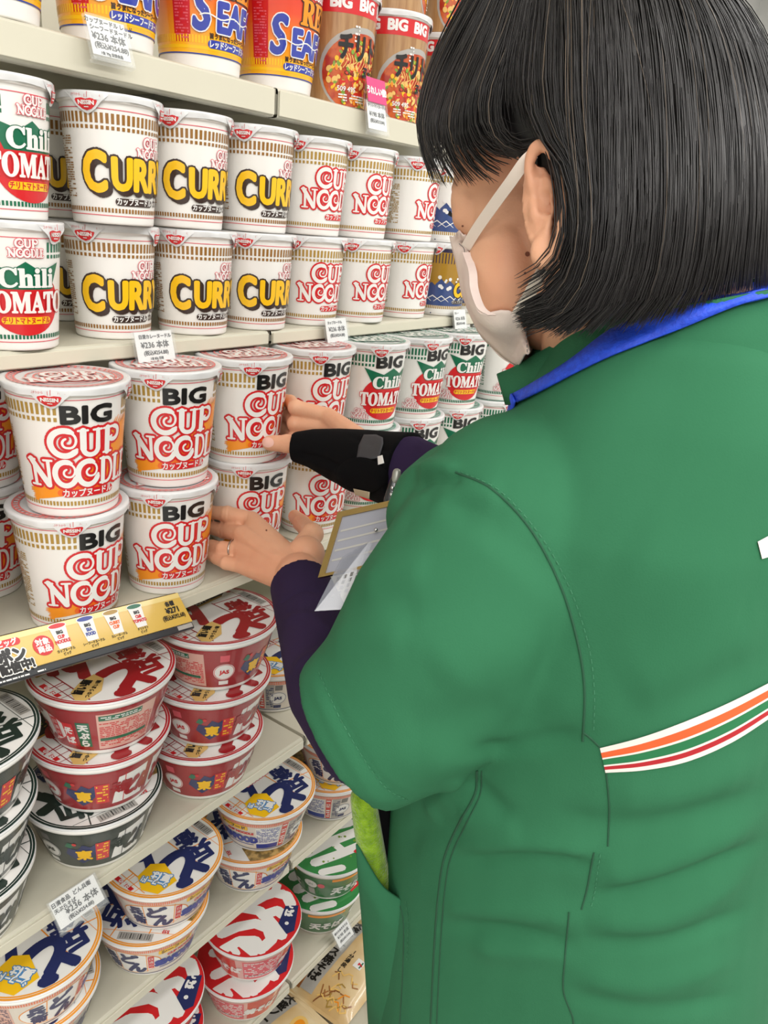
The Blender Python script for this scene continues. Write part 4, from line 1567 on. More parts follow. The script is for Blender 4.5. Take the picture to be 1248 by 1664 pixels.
# ---------------------------------------------------------------- the shop worker
SKIN = mat('skin', (226, 172, 138), 0.5, spec=0.35, sss=0.12)
noise_color(SKIN, (218, 156, 124), 14, 3, .4, .7, bump=.12, bump_scale=420)
JACK = mat('jacket_green', (52, 112, 79), 0.85, spec=0.15)
noise_color(JACK, (47, 105, 73), 6, 3, .35, .65, bump=.12, bump_scale=900)
PURP = mat('sleeve_purple', (50, 37, 68), 0.85, spec=0.12)
noise_color(PURP, (44, 33, 60), 8, 2, .4, .6, bump=.15, bump_scale=900)
HAIRM = mat('hair_black', (28, 25, 25), 0.42, spec=0.5)
HAIRG = mat('hair_brown_grey', (104, 90, 76), 0.35, spec=0.6)
MASKM = mat('mask_pale_pink', (250, 232, 222), 0.8, spec=0.2)
noise_color(MASKM, (238, 218, 210), 30, 3, .4, .6, bump=.12, bump_scale=500)
STRAPM = mat('mask_strap', (240, 226, 214), 0.8)
BRACE = mat('brace_black', (9, 9, 11), 0.95, spec=0.15)
BRACE2 = mat('brace_grey_tab', (60, 60, 64), 0.6)
LANY = mat('lanyard_blue', (32, 80, 222), 0.6)
noise_color(LANY, (26, 68, 204), 300, 2, .4, .6, bump=.25, bump_scale=700)
PANT = mat('trousers_black', (30, 30, 34), 0.8)
SHOE = mat('shoe_black', (22, 22, 22), 0.5)


def remesh(mb, voxel, smooth_it, name, factor=.5):
    o = mb.build(name)
    r = o.modifiers.new('r', 'REMESH')
    r.mode = 'VOXEL'
    r.voxel_size = voxel
    r.use_smooth_shade = True
    if smooth_it:
        s = o.modifiers.new('s', 'SMOOTH')
        s.factor, s.iterations = factor, smooth_it
    bpy.context.view_layer.update()
    me = bpy.data.meshes.new_from_object(o.evaluated_get(bpy.context.evaluated_depsgraph_get()))
    mats = list(mb.mats)
    old = o.data
    o.modifiers.clear()
    o.data = me
    bpy.data.meshes.remove(old)
    me.name = name
    me.materials.clear()
    me.materials.append(mats[0])
    me.polygons.foreach_set('material_index', [0] * len(me.polygons))
    me.polygons.foreach_set('use_smooth', [True] * len(me.polygons))
    return o


def bvh_of(o):
    me = o.data
    return BVHTree.FromPolygons([v.co[:] for v in me.vertices], [tuple(p.vertices) for p in me.polygons])


def densify(pts, n):
    """Catmull-Rom through a list of tuples"""
    P = [np.array(p, float) for p in pts]
    P = [2 * P[0] - P[1]] + P + [2 * P[-1] - P[-2]]
    out = []
    for i in range(1, len(P) - 2):
        for k in range(n):
            t = k / n
            a, b, c, d = P[i - 1], P[i], P[i + 1], P[i + 2]
            out.append(.5 * (2 * b + (c - a) * t + (2 * a - 5 * b + 4 * c - d) * t * t + (3 * b - 3 * c + d - a) * t ** 3))
    out.append(P[-2])
    return out


def on_surface(pts, tree, n=8):
    """bearings -> points and normals on a surface"""
    out = []
    for x, y in densify(pts, n):
        d = (V(x, y, 1.0) - EYE).normalized()
        h = tree.ray_cast(EYE, d)
        if h[0] is not None:
            out.append((h[0], h[1] if h[1].dot(d) < 0 else -h[1]))
    return out


def seam(mb, line, w, off, m):
    """narrow raised strip along a surface line"""
    vs, fs = [], []
    for i, (p, nrm) in enumerate(line):
        t = (line[min(i + 1, len(line) - 1)][0] - line[max(i - 1, 0)][0]).normalized()
        s = nrm.cross(t).normalized() * w / 2
        vs += [p + s - nrm * .0006, p + s * .8 + nrm * off, p - s * .8 + nrm * off, p - s - nrm * .0006]
    for i in range(len(line) - 1):
        for k in range(3):
            fs.append((i * 4 + k, i * 4 + k + 1, i * 4 + k + 5, i * 4 + k + 4))
    mb.add(vs, fs, m, True)


def stitches(mb, line, m, step=.0045, ln=.0026, w=.0007):
    acc = 0
    for i in range(len(line) - 1):
        p, n = line[i]
        q, n2 = line[i + 1]
        L = (q - p).length
        t = (q - p).normalized() if L > 1e-6 else None
        while t is not None and acc < L:
            c = p + t * acc
            s = n.cross(t).normalized() * w / 2
            a, b = c - t * ln / 2 + n * .0005, c + t * ln / 2 + n * .0005
            mb.add([a - s, b - s, b + s, a + s, c - s + n * .0003, c + s + n * .0003], [(0, 1, 2, 3), (3, 2, 1, 0)], m, False)
            acc += step
        acc -= L


def displace(o, tree, folds):
    me = o.data
    N = len(me.vertices)
    co = np.empty(N * 3)
    me.vertices.foreach_get('co', co)
    co = co.reshape(-1, 3)
    no = np.empty(N * 3)
    me.vertices.foreach_get('normal', no)
    no = no.reshape(-1, 3)
    add = np.zeros(N)
    for pts, w, amp in folds:
        L = on_surface(pts, tree, 6)
        if len(L) < 2:
            continue
        P = np.array([p[:] for p, _ in L])
        lo, hi = P.min(0) - 3 * w, P.max(0) + 3 * w
        idx = np.nonzero(((co > lo) & (co < hi)).all(1))[0]
        if not len(idx):
            continue
        best = np.full(len(idx), 9.0)
        bt = np.zeros(len(idx))
        for i in range(len(P) - 1):
            a, b = P[i], P[i + 1]
            ab = b - a
            l2 = ab.dot(ab) + 1e-12
            t = np.clip(((co[idx] - a) @ ab) / l2, 0, 1)
            d = np.linalg.norm(co[idx] - a - t[:, None] * ab, axis=1)
            k = d < best
            best[k] = d[k]
            bt[k] = ((i + t) / (len(P) - 1))[k]
        taper = np.minimum(1, np.minimum(bt, 1 - bt) / .18)
        add[idx] += amp * np.exp(-(best / w) ** 2) * (.15 + .85 * taper)
    co += no * add[:, None]
    me.vertices.foreach_set('co', co.ravel())
    me.update()


worker_base = Vector((.575, .18, 0))
person = thing('person', worker_base, 'person in green shop jacket and pale mask reaching for a large cup, black wrist brace', 'person')
PARTS = []


def part(o, of=None):
    """hang a finished world-space mesh under the person, or under one of the person's parts"""
    o.parent = of or person
    o.data.transform(Matrix.Translation(-worker_base))
    return o


# --- head frame
HC = V(941, 268, .505)
Fh = (RT * -.76 - UP * .36 + fwd * .54).normalized()
Uh = (RT * -.33 + UP * .94)
Uh = (Uh - Fh * Uh.dot(Fh)).normalized()
Lh = Fh.cross(Uh).normalized()
if Lh.dot(fwd) > 0:
    Lh = -Lh


def hp(f, u, l):
    return HC + Fh * f + Uh * u + Lh * l


NECK = Vector((.545, .168, 1.435))
B = MB()
B.ellipsoid(hp(-.010, .024, 0), (Fh * .086, Uh * .080, Lh * .068), SKIN, 32, 20)
B.ellipsoid(hp(.030, -.030, 0), (Fh * .056, Uh * .080, Lh * .058), SKIN, 28, 18)
for s in (1, -1):
    B.tube([hp(.000, -.035, .058 * s), hp(.018, -.078, .052 * s), hp(.046, -.102, .028 * s), hp(.060, -.106, 0)], [.016, .018, .017, .016], SKIN, 12)
    B.ellipsoid(hp(.042, -.034, .034 * s), (Fh * .034, Uh * .040, Lh * .026), SKIN)
    B.ellipsoid(hp(.024, -.052, .042 * s), (Fh * .042, Uh * .046, Lh * .020), SKIN)
    B.tube([hp(.054, .018, .040 * s), hp(.069, .024, .022 * s), hp(.074, .020, .006 * s)], [.007, .0075, .008], SKIN, 10)
    B.ellipsoid(hp(.068, .002, .031 * s), (Fh * .0125, Uh * .0115, Lh * .0125), SKIN)
B.ellipsoid(V(824, 446, .498), (RT * .0265, UP * .038, fwd * .030), SKIN, 24, 14)
for s in (1, -1):
    B.ellipsoid(hp(.064, .004, .026 * s), (Fh * .016, Uh * .024, Lh * .018), SKIN)
B.ellipsoid(hp(.042, -.078, 0), (Fh * .036, Uh * .036, Lh * .040), SKIN)
B.tube([hp(.076, .012, 0), hp(.083, -.010, 0), hp(.090, -.032, 0)], [.008, .009, .0115], SKIN, 12)
for s in (1, -1):
    B.ellipsoid(hp(.081, -.036, .010 * s), (Fh * .008, Uh * .007, Lh * .007), SKIN, 12, 8)
B.tube([hp(.070, -.066, -.018), hp(.075, -.066, 0), hp(.070, -.066, .018)], [.006, .008, .006], SKIN, 10)
B.tube([hp(.069, -.076, -.014), hp(.073, -.076, 0), hp(.069, -.076, .014)], [.006, .008, .006], SKIN, 10)
B.tube([hp(-.030, -.040, 0), NECK.lerp(hp(-.02, -.09, 0), .4), NECK + Vector((0, 0, -.06))], [.056, .056, .064], SKIN, 24)
# ears: near one as surveyed, far one mirrored
ear = [(866, 306, .427), (862, 268, .4245), (871, 240, .420), (890, 238, .416), (906, 262, .413), (915, 305, .412), (917, 345, .413), (911, 385, .416), (899, 418, .420), (884, 430, .423), (873, 410, .427)]


def mirror(p):
    d = p - HC
    return p - Lh * (2 * d.dot(Lh))


ear_pts = [V(e[0], e[1], e[2] - .0045) for e in densify(ear, 4)]
for fn_ in (lambda p: p, mirror):
    B.tube([fn_(p) for p in ear_pts], [.0040] * len(ear_pts), SKIN, 8)
    nx = (V(915, 330, .42) - V(865, 330, .42)).normalized()
    ny = (V(890, 420, .42) - V(890, 250, .42)).normalized()
    nn = nx.cross(ny).normalized()
    mir = (lambda v: v) if fn_(HC + Lh) == HC + Lh else (lambda v: v - Lh * (2 * v.dot(Lh)))
    B.ellipsoid(fn_(V(892, 330, .4268)), (mir(nx) * .0155, mir(ny) * .031, mir(nn) * .0035), SKIN, 20, 10)
    B.ellipsoid(fn_(V(884, 410, .4215)), (mir(nx) * .008, mir(ny) * .0105, mir(nn) * .0045), SKIN, 16, 10)
    B.tube([fn_(V(880, 272, .4205)), fn_(V(893, 300, .4185)), fn_(V(897, 345, .4185)), fn_(V(888, 380, .4205))], [.0028, .0034, .0034, .0028], SKIN, 8)
    B.tube([fn_(V(868, 318, .424)), fn_(V(872, 345, .4215)), fn_(V(872, 368, .424))], [.003, .0045, .003], SKIN, 8)
    B.ellipsoid(fn_(V(898, 330, .433)), (mir(nx) * .015, mir(ny) * .026, mir(nn) * .007), SKIN, 16, 10)
# trunk core, mostly under the jacket
B.tube([Vector((.548, .168, 1.40)), Vector((.565, .17, 1.28)), Vector((.58, .17, 1.10)), Vector((.59, .165, .90))], [.075, .085, .085, .10], SKIN, 20)
SL, SR = V(850, 860, .540), Vector((.735, .255, 1.345))
B.tube([SL, Vector((.565, .165, 1.36)), SR], [.040, .055, .045], SKIN, 16)
# left arm
EL, WL = V(594, 1192, .588), V(487, 938, .822)
B.tube([SL, EL], [.040, .034], SKIN, 16)
B.tube([EL, V(545, 1120, .662), V(515, 1030, .742), V(494, 962, .80), WL], [.034, .033, .029, .0265, .0262], SKIN, 18)
I2 = Vector((.649, .662, 0))


def around(c, deg, r, z):
    return Vector((c.x + r * math.cos(rad(deg)), c.y + r * math.sin(rad(deg)), z))


def finger(pts, rs):
    P = [Vector(p) for p in pts]
    B.tube(P, rs, SKIN, 12)
    for k in range(1, len(P) - 1):
        B.ellipsoid(P[k], [Vector(a) * rs[k] * 1.09 for a in ((1, 0, 0), (0, 1, 0), (0, 0, 1))], SKIN, 12, 8)


K1, K2, K3, K4 = around(I2, 232, .0665, 1.1675), V(393, 868, .893), V(391, 893, .885), V(394, 920, .868)
for k, r_ in ((K1, .0105), (K2, .0108), (K3, .0104), (K4, .0095)):
    B.tube([WL + (k - WL) * .02, WL.lerp(k, .5), k], [.021, .0155, r_], SKIN, 14)
B.ellipsoid(WL.lerp(K2.lerp(K3, .5), .55), ((K2 - WL).normalized() * .038, (K1 - K4).normalized() * .031, (K2 - WL).cross(K1 - K4).normalized() * .0135), SKIN, 20, 12)
finger([K1, around(I2, 205, .0580, 1.1700), around(I2, 182, .0568, 1.1665), around(I2, 165, .0558, 1.1630)], [.0098, .0092, .0080, .0070])
finger([K2, around(I2, 201, .0578, 1.1480), around(I2, 178, .0560, 1.1460), around(I2, 160, .0550, 1.1430)], [.0102, .0094, .0082, .0072])
finger([K3, V(362, 892, .893), V(345, 888, .908), V(333, 884, .918)], [.0098, .0088, .0078, .0070])
finger([K4, V(368, 915, .878), V(352, 908, .893), V(341, 902, .905)], [.0088, .0078, .0068, .0062])
# left thumb lies along the right side of the lower cup
finger([WL.lerp(K1, .22) + Vector((.012, -.004, .006)), V(507, 868, .868), V(490, 850, .912), V(479, 839, .957)], [.0160, .0125, .0100, .0085])
B.ellipsoid(WL.lerp(V(507, 868, .868), .5), [Vector(a) * .021 for a in ((1, 0, 0), (0, 1, 0), (0, 0, 1))], SKIN)
# right arm and hand
I1 = Vector((.637, .656, 0))
ER, WR = Vector((.722, .392, 1.212)), V(612, 748, .842)
B.tube([SR, ER], [.048, .042], SKIN, 16)
B.tube([ER, V(698, 780, .775), V(656, 758, .816), WR], [.034, .029, .027, .026], SKIN, 16)
Q1, Q2, Q3, Q4 = V(532, 676, .905), V(529, 697, .905), V(531, 716, .905), V(537, 735, .90)
for k, r_ in ((Q1, .0105), (Q2, .0108), (Q3, .0104), (Q4, .0095)):
    B.tube([WR, WR.lerp(k, .5), k], [.021, .016, r_], SKIN, 14)
for q, z, r_ in ((Q1, 1.293, .0092), (Q2, 1.274, .0094), (Q3, 1.2565, .0090)):
    finger([q, around(I1, 300, .0620, z), around(I1, 333, .0580, z - .001), around(I1, 5, .0575, z - .002)], [r_ * 1.08, r_, r_ * .88, r_ * .78])
finger([Q4, around(I1, 303, .064, 1.2420), around(I1, 328, .0575, 1.2410), around(I1, 350, .057, 1.2405)], [.0085, .0076, .0068, .006])
finger([WR.lerp(Q2, .3), V(548, 735, .868), V(503, 722, .877), V(466, 721, .887), V(438, 720, .8905)], [.020, .0165, .0118, .0103, .0090])
body = remesh(B, .0017, 7, 'body')
displace(body, bvh_of(body), [
    ([(876, 254), (878, 270), (881, 288)], .0036, -.0030), ([(887, 306), (891, 328), (889, 350)], .0044, -.0058), ([(893, 262), (904, 290), (907, 330), (903, 372)], .0022, -.0020),
    ([(404, 826), (400, 846)], .0012, -.0006), ([(366, 822), (363, 846)], .0012, -.0007), ([(371, 822), (369, 846)], .0010, -.0006),
    ([(357, 862), (355, 882)], .0012, -.0007), ([(362, 862), (361, 882)], .0010, -.0006), ([(470, 706), (471, 734)], .0012, -.0007), ([(475, 706), (476, 734)], .0010, -.0005),
    ([(395, 850), (420, 872), (450, 892)], .0045, .0011), ([(393, 872), (425, 894), (455, 908)], .0040, .0011), ([(396, 898), (430, 915), (458, 925)], .0036, .0009)])
body = part(body)
body.data.name = 'body'

# nails, lashes, moles as small parts of the body
NAIL = mat('nail', (238, 190, 176), 0.25, coat=.4)
btree = BVHTree.FromPolygons([(v.co + worker_base)[:] for v in body.data.vertices], [tuple(p.vertices) for p in body.data.polygons])


def patch(mb, outline, tree, off, m, n=6):
    """small patch lying on a surface; outline given as bearings"""
    cx, cy = sum(p[0] for p in outline) / len(outline), sum(p[1] for p in outline) / len(outline)
    rings = []
    for k in (1.0, .66, .33):
        L = []
        for x, y in outline:
            q = on_surface([(cx + (x - cx) * k, cy + (y - cy) * k), (cx + (x - cx) * k + .01, cy + (y - cy) * k)], tree, 1)
            if q:
                L.append(q[0][0] + q[0][1] * off)
        if len(L) != len(outline):
            return
        rings.append(L)
    q = on_surface([(cx, cy), (cx + .01, cy)], tree, 1)
    vs = [p for r in rings for p in r] + [q[0][0] + q[0][1] * off * 1.2]
    N = len(outline)
    fs = []
    for j in range(2):
        for i in range(N):
            fs.append((j * N + i, j * N + (i + 1) % N, (j + 1) * N + (i + 1) % N, (j + 1) * N + i))
    for i in range(N):
        fs.append((2 * N + i, 2 * N + (i + 1) % N, 3 * N))
    mb.add(vs, fs, m, True)


def oval(x, y, rx, ry, rot=0, n=14):
    c, s = math.cos(rot), math.sin(rot)
    return [(x + rx * math.cos(2 * PI * i / n) * c - ry * math.sin(2 * PI * i / n) * s, y + rx * math.cos(2 * PI * i / n) * s + ry * math.sin(2 * PI * i / n) * c) for i in range(n)]


m = MB()
patch(m, oval(436, 719, 9.5, 8.0, .1), btree, .0005, NAIL)
if m.v:
    part(m.build('thumb_nail'), body)
MOLE = mat('mole_brown', (128, 76, 58), 0.5)
m = MB()
for x, y, r_ in ((857, 413, 4.2), (853, 444, 2.0), (752, 367, 1.8), (471, 865, 1.6), (433, 862, 1.6), (438, 958, 1.5)):
    patch(m, oval(x, y, r_, r_, n=8), btree, .0003, MOLE)
part(m.build('moles'), body)
RINGM = mat('ring_silver', (190, 186, 180), 0.25, metal=1.0)

# --- trousers and shoes below the picture
T = MB()
fr = Vector((-.2, .98, 0)).normalized()
lr = Vector((-fr.y, fr.x, 0))
c0 = Vector((.60, .152, 0))
for s in (1, -1):
    hip, knee, ank = c0 + lr * .09 * s + Vector((0, 0, .80)), c0 + lr * .10 * s + fr * .01 + Vector((0, 0, .44)), c0 + lr * .11 * s + Vector((0, 0, .07))
    T.tube([hip, knee, ank], [.095, .075, .055], PANT, 20)
T.ellipsoid(c0 + Vector((0, 0, .82)), (lr * .19, fr * .14, Vector((0, 0, .12))), PANT)
part(remesh(T, .006, 6, 'trousers'))
for s in (1, -1):
    sh = MB()
    a = c0 + lr * .11 * s
    sh.ellipsoid(a + fr * .055 + Vector((0, 0, .038)), (fr * .135, lr * .048, Vector((0, 0, .036))), SHOE)
    sh.box((a.x - .03, a.y - .03, .004), (a.x + .03, a.y + .03, .09), SHOE, .01)
    part(sh.build('shoe'))

# --- purple sleeves
P = MB()
P.tube([V(488, 950, .812), V(515, 1030, .742), V(545, 1120, .662), V(598, 1188, .590), V(650, 1150, .545)], [.0315, .0360, .0405, .0420, .048], PURP, 28, caps=False)
lsl = remesh(P, .0025, 4, 'left_sleeve')
displace(lsl, bvh_of(lsl), [([(455, 1010), (500, 1000), (540, 1030)], .006, .0022), ([(470, 1090), (520, 1060), (560, 1090)], .007, .0025), ([(490, 1150), (520, 1120), (560, 1150)], .006, -.002),
                            ([(450, 985), (490, 960), (525, 965)], .0025, -.0012)])
part(lsl)
P = MB()
P.tube([V(660, 756, .814), V(700, 778, .772), ER], [.0325, .035, .045], PURP, 24, caps=False)
part(remesh(P, .0025, 4, 'right_sleeve'))

# --- green jacket
J = MB()
fj = Vector((-.2, .98, 0)).normalized()
lj = Vector((-fj.y, fj.x, 0))


def ring_pts(z, cx, cy, a, b, n=2.3, seg=48):
    e = 2 / n
    out = []
    for i in range(seg):
        s = 2 * PI * i / seg
        c, q = math.cos(s), math.sin(s)
        out.append(Vector((cx, cy, z)) + lj * a * math.copysign(abs(c) ** e, c) + fj * b * math.copysign(abs(q) ** e, q))
    return out


RINGS = [(1.475, .560, .150, .070, .062), (1.445, .562, .155, .118, .088), (1.405, .572, .156, .150, .100), (1.34, .574, .164, .182, .120), (1.25, .575, .170, .198, .142),
         (1.12, .579, .170, .195, .154), (1.00, .586, .163, .202, .166), (.90, .595, .155, .213, .173), (.80, .600, .150, .222, .178), (.70, .600, .150, .226, .180)]
vs, fs = [], []
for r_ in RINGS:
    vs += ring_pts(*r_)
n = 48
for i in range(len(RINGS) - 1):
    for k in range(n):
        fs.append((i * n + k, (i + 1) * n + k, (i + 1) * n + (k + 1) % n, i * n + (k + 1) % n))
fs.append(tuple(range(n)))
fs.append(tuple(range(len(vs) - 1, len(vs) - n - 1, -1)))
J.add(vs, fs, JACK)
J.tube([V(860, 880, .515), V(800, 930, .505), V(732, 1030, .508), V(648, 1142, .521), V(568, 1195, .529)], [.064, .072, .072, .064, .0560], JACK, 36, caps=False)
J.tube([V(756, 848, .545), V(856, 796, .56)], [.056, .056], JACK, 28)
J.ellipsoid(V(850, 860, .515), [Vector(a) * .078 for a in ((1, 0, 0), (0, 1, 0), (0, 0, 1))], JACK)
J.tube([Vector((.56, .165, 1.38)), SR + Vector((0, 0, -.01)), ER + Vector((.0, -.035, .015))], [.085, .078, .066], JACK, 28, caps=False)
jk = remesh(J, .0035, 10, 'jacket')
jt = bvh_of(jk)
displace(jk, jt, [
    # gathers at the shoulder seam and soft folds of the sleeve
    ([(660, 770), (705, 756), (745, 768)], .0055, .004), ([(668, 792), (715, 778), (752, 786)], .005, -.004),
    ([(690, 830), (760, 800), (820, 800)], .010, .003), ([(640, 860), (700, 830), (790, 850)], .012, -.0022),
    ([(585, 945), (640, 925), (700, 930)], .012, .0026), ([(560, 985), (620, 975), (690, 990)], .010, -.0022),
    ([(530, 1040), (600, 1030), (660, 1050)], .012, .0025), ([(700, 1100), (790, 1060), (880, 1080)], .020, .003),
    ([(640, 1180), (740, 1170), (840, 1130)], .016, -.003), ([(680, 1240), (780, 1230), (890, 1190)], .014, .0035),
    ([(760, 1215), (860, 1205), (945, 1190)], .006, -.004),
    # back and side creases
    ([(1000, 900), (1100, 960), (1200, 1000)], .030, .003), ([(1010, 1120), (1120, 1080), (1240, 1010)], .022, .003), ([(1000, 1180), (1120, 1130), (1240, 1060)], .012, -.002),
    ([(985, 1290), (1100, 1290), (1240, 1240)], .016, .003), ([(900, 1330), (1040, 1340), (1240, 1290)], .010, -.0035),
    ([(740, 1375), (860, 1372), (975, 1385)], .008, .0045), ([(735, 1400), (860, 1392), (970, 1402)], .006, -.004),
    ([(960, 1430), (1080, 1400), (1240, 1330)], .012, .0045), ([(960, 1460), (1090, 1430), (1240, 1370)], .007, -.0045),
    ([(700, 1475), (820, 1480), (950, 1490)], .010, .0045), ([(720, 1500), (840, 1515), (935, 1540)], .008, -.005),
    ([(950, 1500), (1080, 1490), (1220, 1420)], .012, .004), ([(945, 1530), (1080, 1530), (1220, 1480)], .008, -.004),
    ([(760, 1540), (850, 1545), (930, 1535)], .010, .004), ([(925, 1580), (1050, 1600), (1200, 1560)], .012, .0035), ([(925, 1615), (1060, 1640), (1200, 1620)], .008, -.003),
    ([(760, 1260), (800, 1300), (830, 1330)], .008, -.003), ([(740, 1320), (790, 1340), (850, 1345)], .010, .003),
    ([(690, 1330), (715, 1300), (750, 1262)], .008, .004), ([(650, 1380), (690, 1340), (730, 1310)], .012, -.003),
    # rolled sleeve hem
    ([(500, 1092), (540, 1180), (600, 1285), (636, 1306)], .004, .0012), ([(518, 1085), (560, 1175), (618, 1268), (665, 1298)], .0022, -.0010),
])
jt = bvh_of(jk)
SEAM = mat('jacket_seam_dark', (26, 78, 52), 0.8)
STIT = mat('jacket_stitch', (84, 160, 120), 0.7)
sm = MB()
for line, w in (
    ([(740, 767), (800, 795), (862, 860), (910, 950), (938, 1040), (950, 1120), (947, 1205)], .0016),
    ([(947, 1190), (958, 1198), (975, 1214)], .0014),
    ([(985, 1252), (990, 1310), (988, 1375)], .0013), ([(965, 1385), (955, 1440), (945, 1478)], .0013), ([(925, 1482), (918, 1560), (916, 1610), (930, 1650), (932, 1664)], .0013),
    ([(775, 1252), (772, 1290), (745, 1340), (722, 1395), (712, 1460), (706, 1540), (700, 1664)], .0018), ([(783, 1252), (780, 1292), (755, 1344), (732, 1396), (722, 1460), (716, 1540), (710, 1664)], .0010),
    ([(587, 1392), (618, 1440), (648, 1462)], .0016), ([(648, 1462), (656, 1500), (655, 1580), (650, 1664)], .0014),
):
    L = on_surface(line, jt, 10)
    if len(L) > 2:
        seam(sm, L, w, .0005, SEAM)
for line in ([(752, 768), (815, 800), (878, 870), (926, 955), (956, 1045), (966, 1120), (965, 1190)], [(520, 1095), (560, 1180), (620, 1272), (662, 1300)], [(660, 1466), (664, 1500), (662, 1560)], [(975, 1390), (968, 1440), (960, 1478)]):
    L = on_surface(line, jt, 10)
    if len(L) > 2:
        stitches(sm, L, STIT)
part(sm.build('jacket_seams'), jk)

# --- striped tape across the back, white patch at the edge
TW, TO, TG, TR_ = mat('tape_white', (232, 222, 214), .7), mat('tape_orange', (220, 92, 40), .7), mat('tape_green', (24, 112, 66), .7), mat('tape_red', (176, 24, 36), .7)
top = densify([(975, 1214), (1040, 1197), (1110, 1172), (1180, 1142), (1248, 1108), (1300, 1080)], 10)
bot = densify([(984, 1254), (1045, 1250), (1115, 1236), (1185, 1206), (1248, 1166), (1300, 1130)], 10)
bands = [(0, .19, TW), (.19, .40, TO), (.40, .46, TW), (.46, .69, TG), (.69, .75, TW), (.75, .88, TR_), (.88, 1.0, TW)]
tp = MB()


def drape(x, y, off):
    q = on_surface([(x, y), (x + .01, y)], jt, 1)
    return (q[0][0] + q[0][1] * off) if q else None


for a, b, m_ in bands:
    vs, fs = [], []
    for p, q in zip(top, bot):
        col = []
        for t in (a, (a + b) / 2, b):
            x, y = p[0] + (q[0] - p[0]) * t, p[1] + (q[1] - p[1]) * t
            col.append(drape(x, y, .0011))
        if None in col:
            continue
        vs += col
    for i in range(len(vs) // 3 - 1):
        for k in range(2):
            fs.append((i * 3 + k, i * 3 + k + 1, i * 3 + k + 4, i * 3 + k + 3))
    tp.add(vs, fs, m_, True)
o = tp.build('striped_tape')
part(o, jk)
L = on_surface([(1001, 1207), (1004, 1230), (1008, 1252)], jt, 6)
sm = MB()
q = [drape(x, y, .0010) for x, y in ((1229, 880), (1262, 862), (1262, 900), (1236, 908))]
if None not in q:
    pm = MB()
    pm.add(q, [(0, 1, 2, 3)], TW, False)
    part(pm.build('white_back_patch'), jk)
part(jk)

# --- collar
cb = MB()
NC = Vector((.548, .150, 1.452))
cf = Vector((-.30, .95, 0)).normalized()
cl = Vector((-cf.y, cf.x, 0))
vs, fs = [], []
n = 64
for i in range(n):
    a = 2 * PI * i / n
    c, s_ = math.cos(a), math.sin(a)
    fwdness = .5 + .5 * s_
    for k, (ra, rb_, z) in enumerate(((.108, .100, -.028), (.094, .088, .004), (.086, .082, .030), (.082, .078, .030), (.088, .084, .0), (.100, .094, -.028))):
        drop = -.034 * fwdness + .012 * (1 - fwdness)
        vs.append(NC + cl * ra * c + cf * rb_ * s_ + Vector((0, 0, z + drop)) + cf * (.012 * fwdness))
for i in range(n):
    j = (i + 1) % n
    for k in range(5):
        fs.append((i * 6 + k, j * 6 + k, j * 6 + k + 1, i * 6 + k + 1))
q = [V(*p) for p in densify([(808, 607, .532), (838, 594, .520), (872, 574, .500), (915, 552, .484), (975, 528, .472)], 4)]
w_ = [V(*p) for p in densify([(822, 657, .528), (846, 654, .514), (890, 628, .494), (940, 598, .480), (995, 568, .470)], 4)]
st0 = len(q)
cb.add(vs, fs, JACK)
vs, fs = [], []
for a_, b_ in zip(q, w_):
    for t in (0, .5, 1):
        p = a_.lerp(b_, t)
        vs += [p, p + fwd * .0035]
for i in range(st0 - 1):
    o_, n_ = i * 6, i * 6 + 6
    for k in (0, 2):
        fs += [(o_ + k, o_ + k + 2, n_ + k + 2, n_ + k), (o_ + k + 1, n_ + k + 1, n_ + k + 3, o_ + k + 3)]
    fs += [(o_, n_, n_ + 1, o_ + 1), (o_ + 4, o_ + 5, n_ + 5, n_ + 4)]
fs += [(0, 1, 3, 2), (2, 3, 5, 4)]
cb.add(vs, fs, JACK)
col_o = cb.build('collar')
ct = bvh_of(col_o)
part(col_o, jk)

# --- lanyard with badge: hangs round the neck
jv = bvh_of(jk)


def near_surf(x, y, off):
    best = None
    d = (V(x, y, 1.0) - EYE).normalized()
    for t, sh in ((jv, worker_base), (ct, Vector())):
        h = t.ray_cast(EYE - sh, d)
        if h[0] is not None and (best is None or h[3] < best[3]):
            nrm = h[1] if h[1].dot(d) < 0 else -h[1]
            best = (h[0] + sh, nrm, None, h[3])
    return best[0] + best[1] * off if best else V(x, y, .52)


ly = thing('lanyard_badge', V(835, 700, .60), 'bright blue lanyard with gold framed card holder hanging in front of the green jacket', 'lanyard')
lo = ly.location.copy()


def lpart(o):
    o.parent = ly
    o.data.transform(Matrix.Translation(-lo))
    return o


up_ = densify([(838, 640), (875, 622), (930, 588), (985, 545), (1040, 515), (1110, 492), (1180, 470), (1248, 452), (1290, 440)], 6)
dn_ = densify([(844, 657), (890, 634), (950, 602), (1005, 576), (1055, 558), (1120, 530), (1190, 500), (1248, 480), (1290, 468)], 6)
lb = MB()
vs, fs = [], []
for p, q in zip(up_, dn_):
    for t in (0, .33, .66, 1):
        vs.append(near_surf(p[0] + (q[0] - p[0]) * t, p[1] + (q[1] - p[1]) * t, .0030))
# relax depth jumps
A_ = np.array([v[:] for v in vs]).reshape(-1, 4, 3)
for _ in range(6):
    A_[1:-1] = .5 * A_[1:-1] + .25 * (A_[:-2] + A_[2:])
vs = [Vector(p) for p in A_.reshape(-1, 3)]
vs = [v + (EYE - v).normalized() * .002 for v in vs]
for i in range(len(vs) // 4 - 1):
    for k in range(3):
        fs.append((i * 4 + k, i * 4 + k + 1, i * 4 + k + 5, i * 4 + k + 4))
lb.add(vs, fs, LANY)
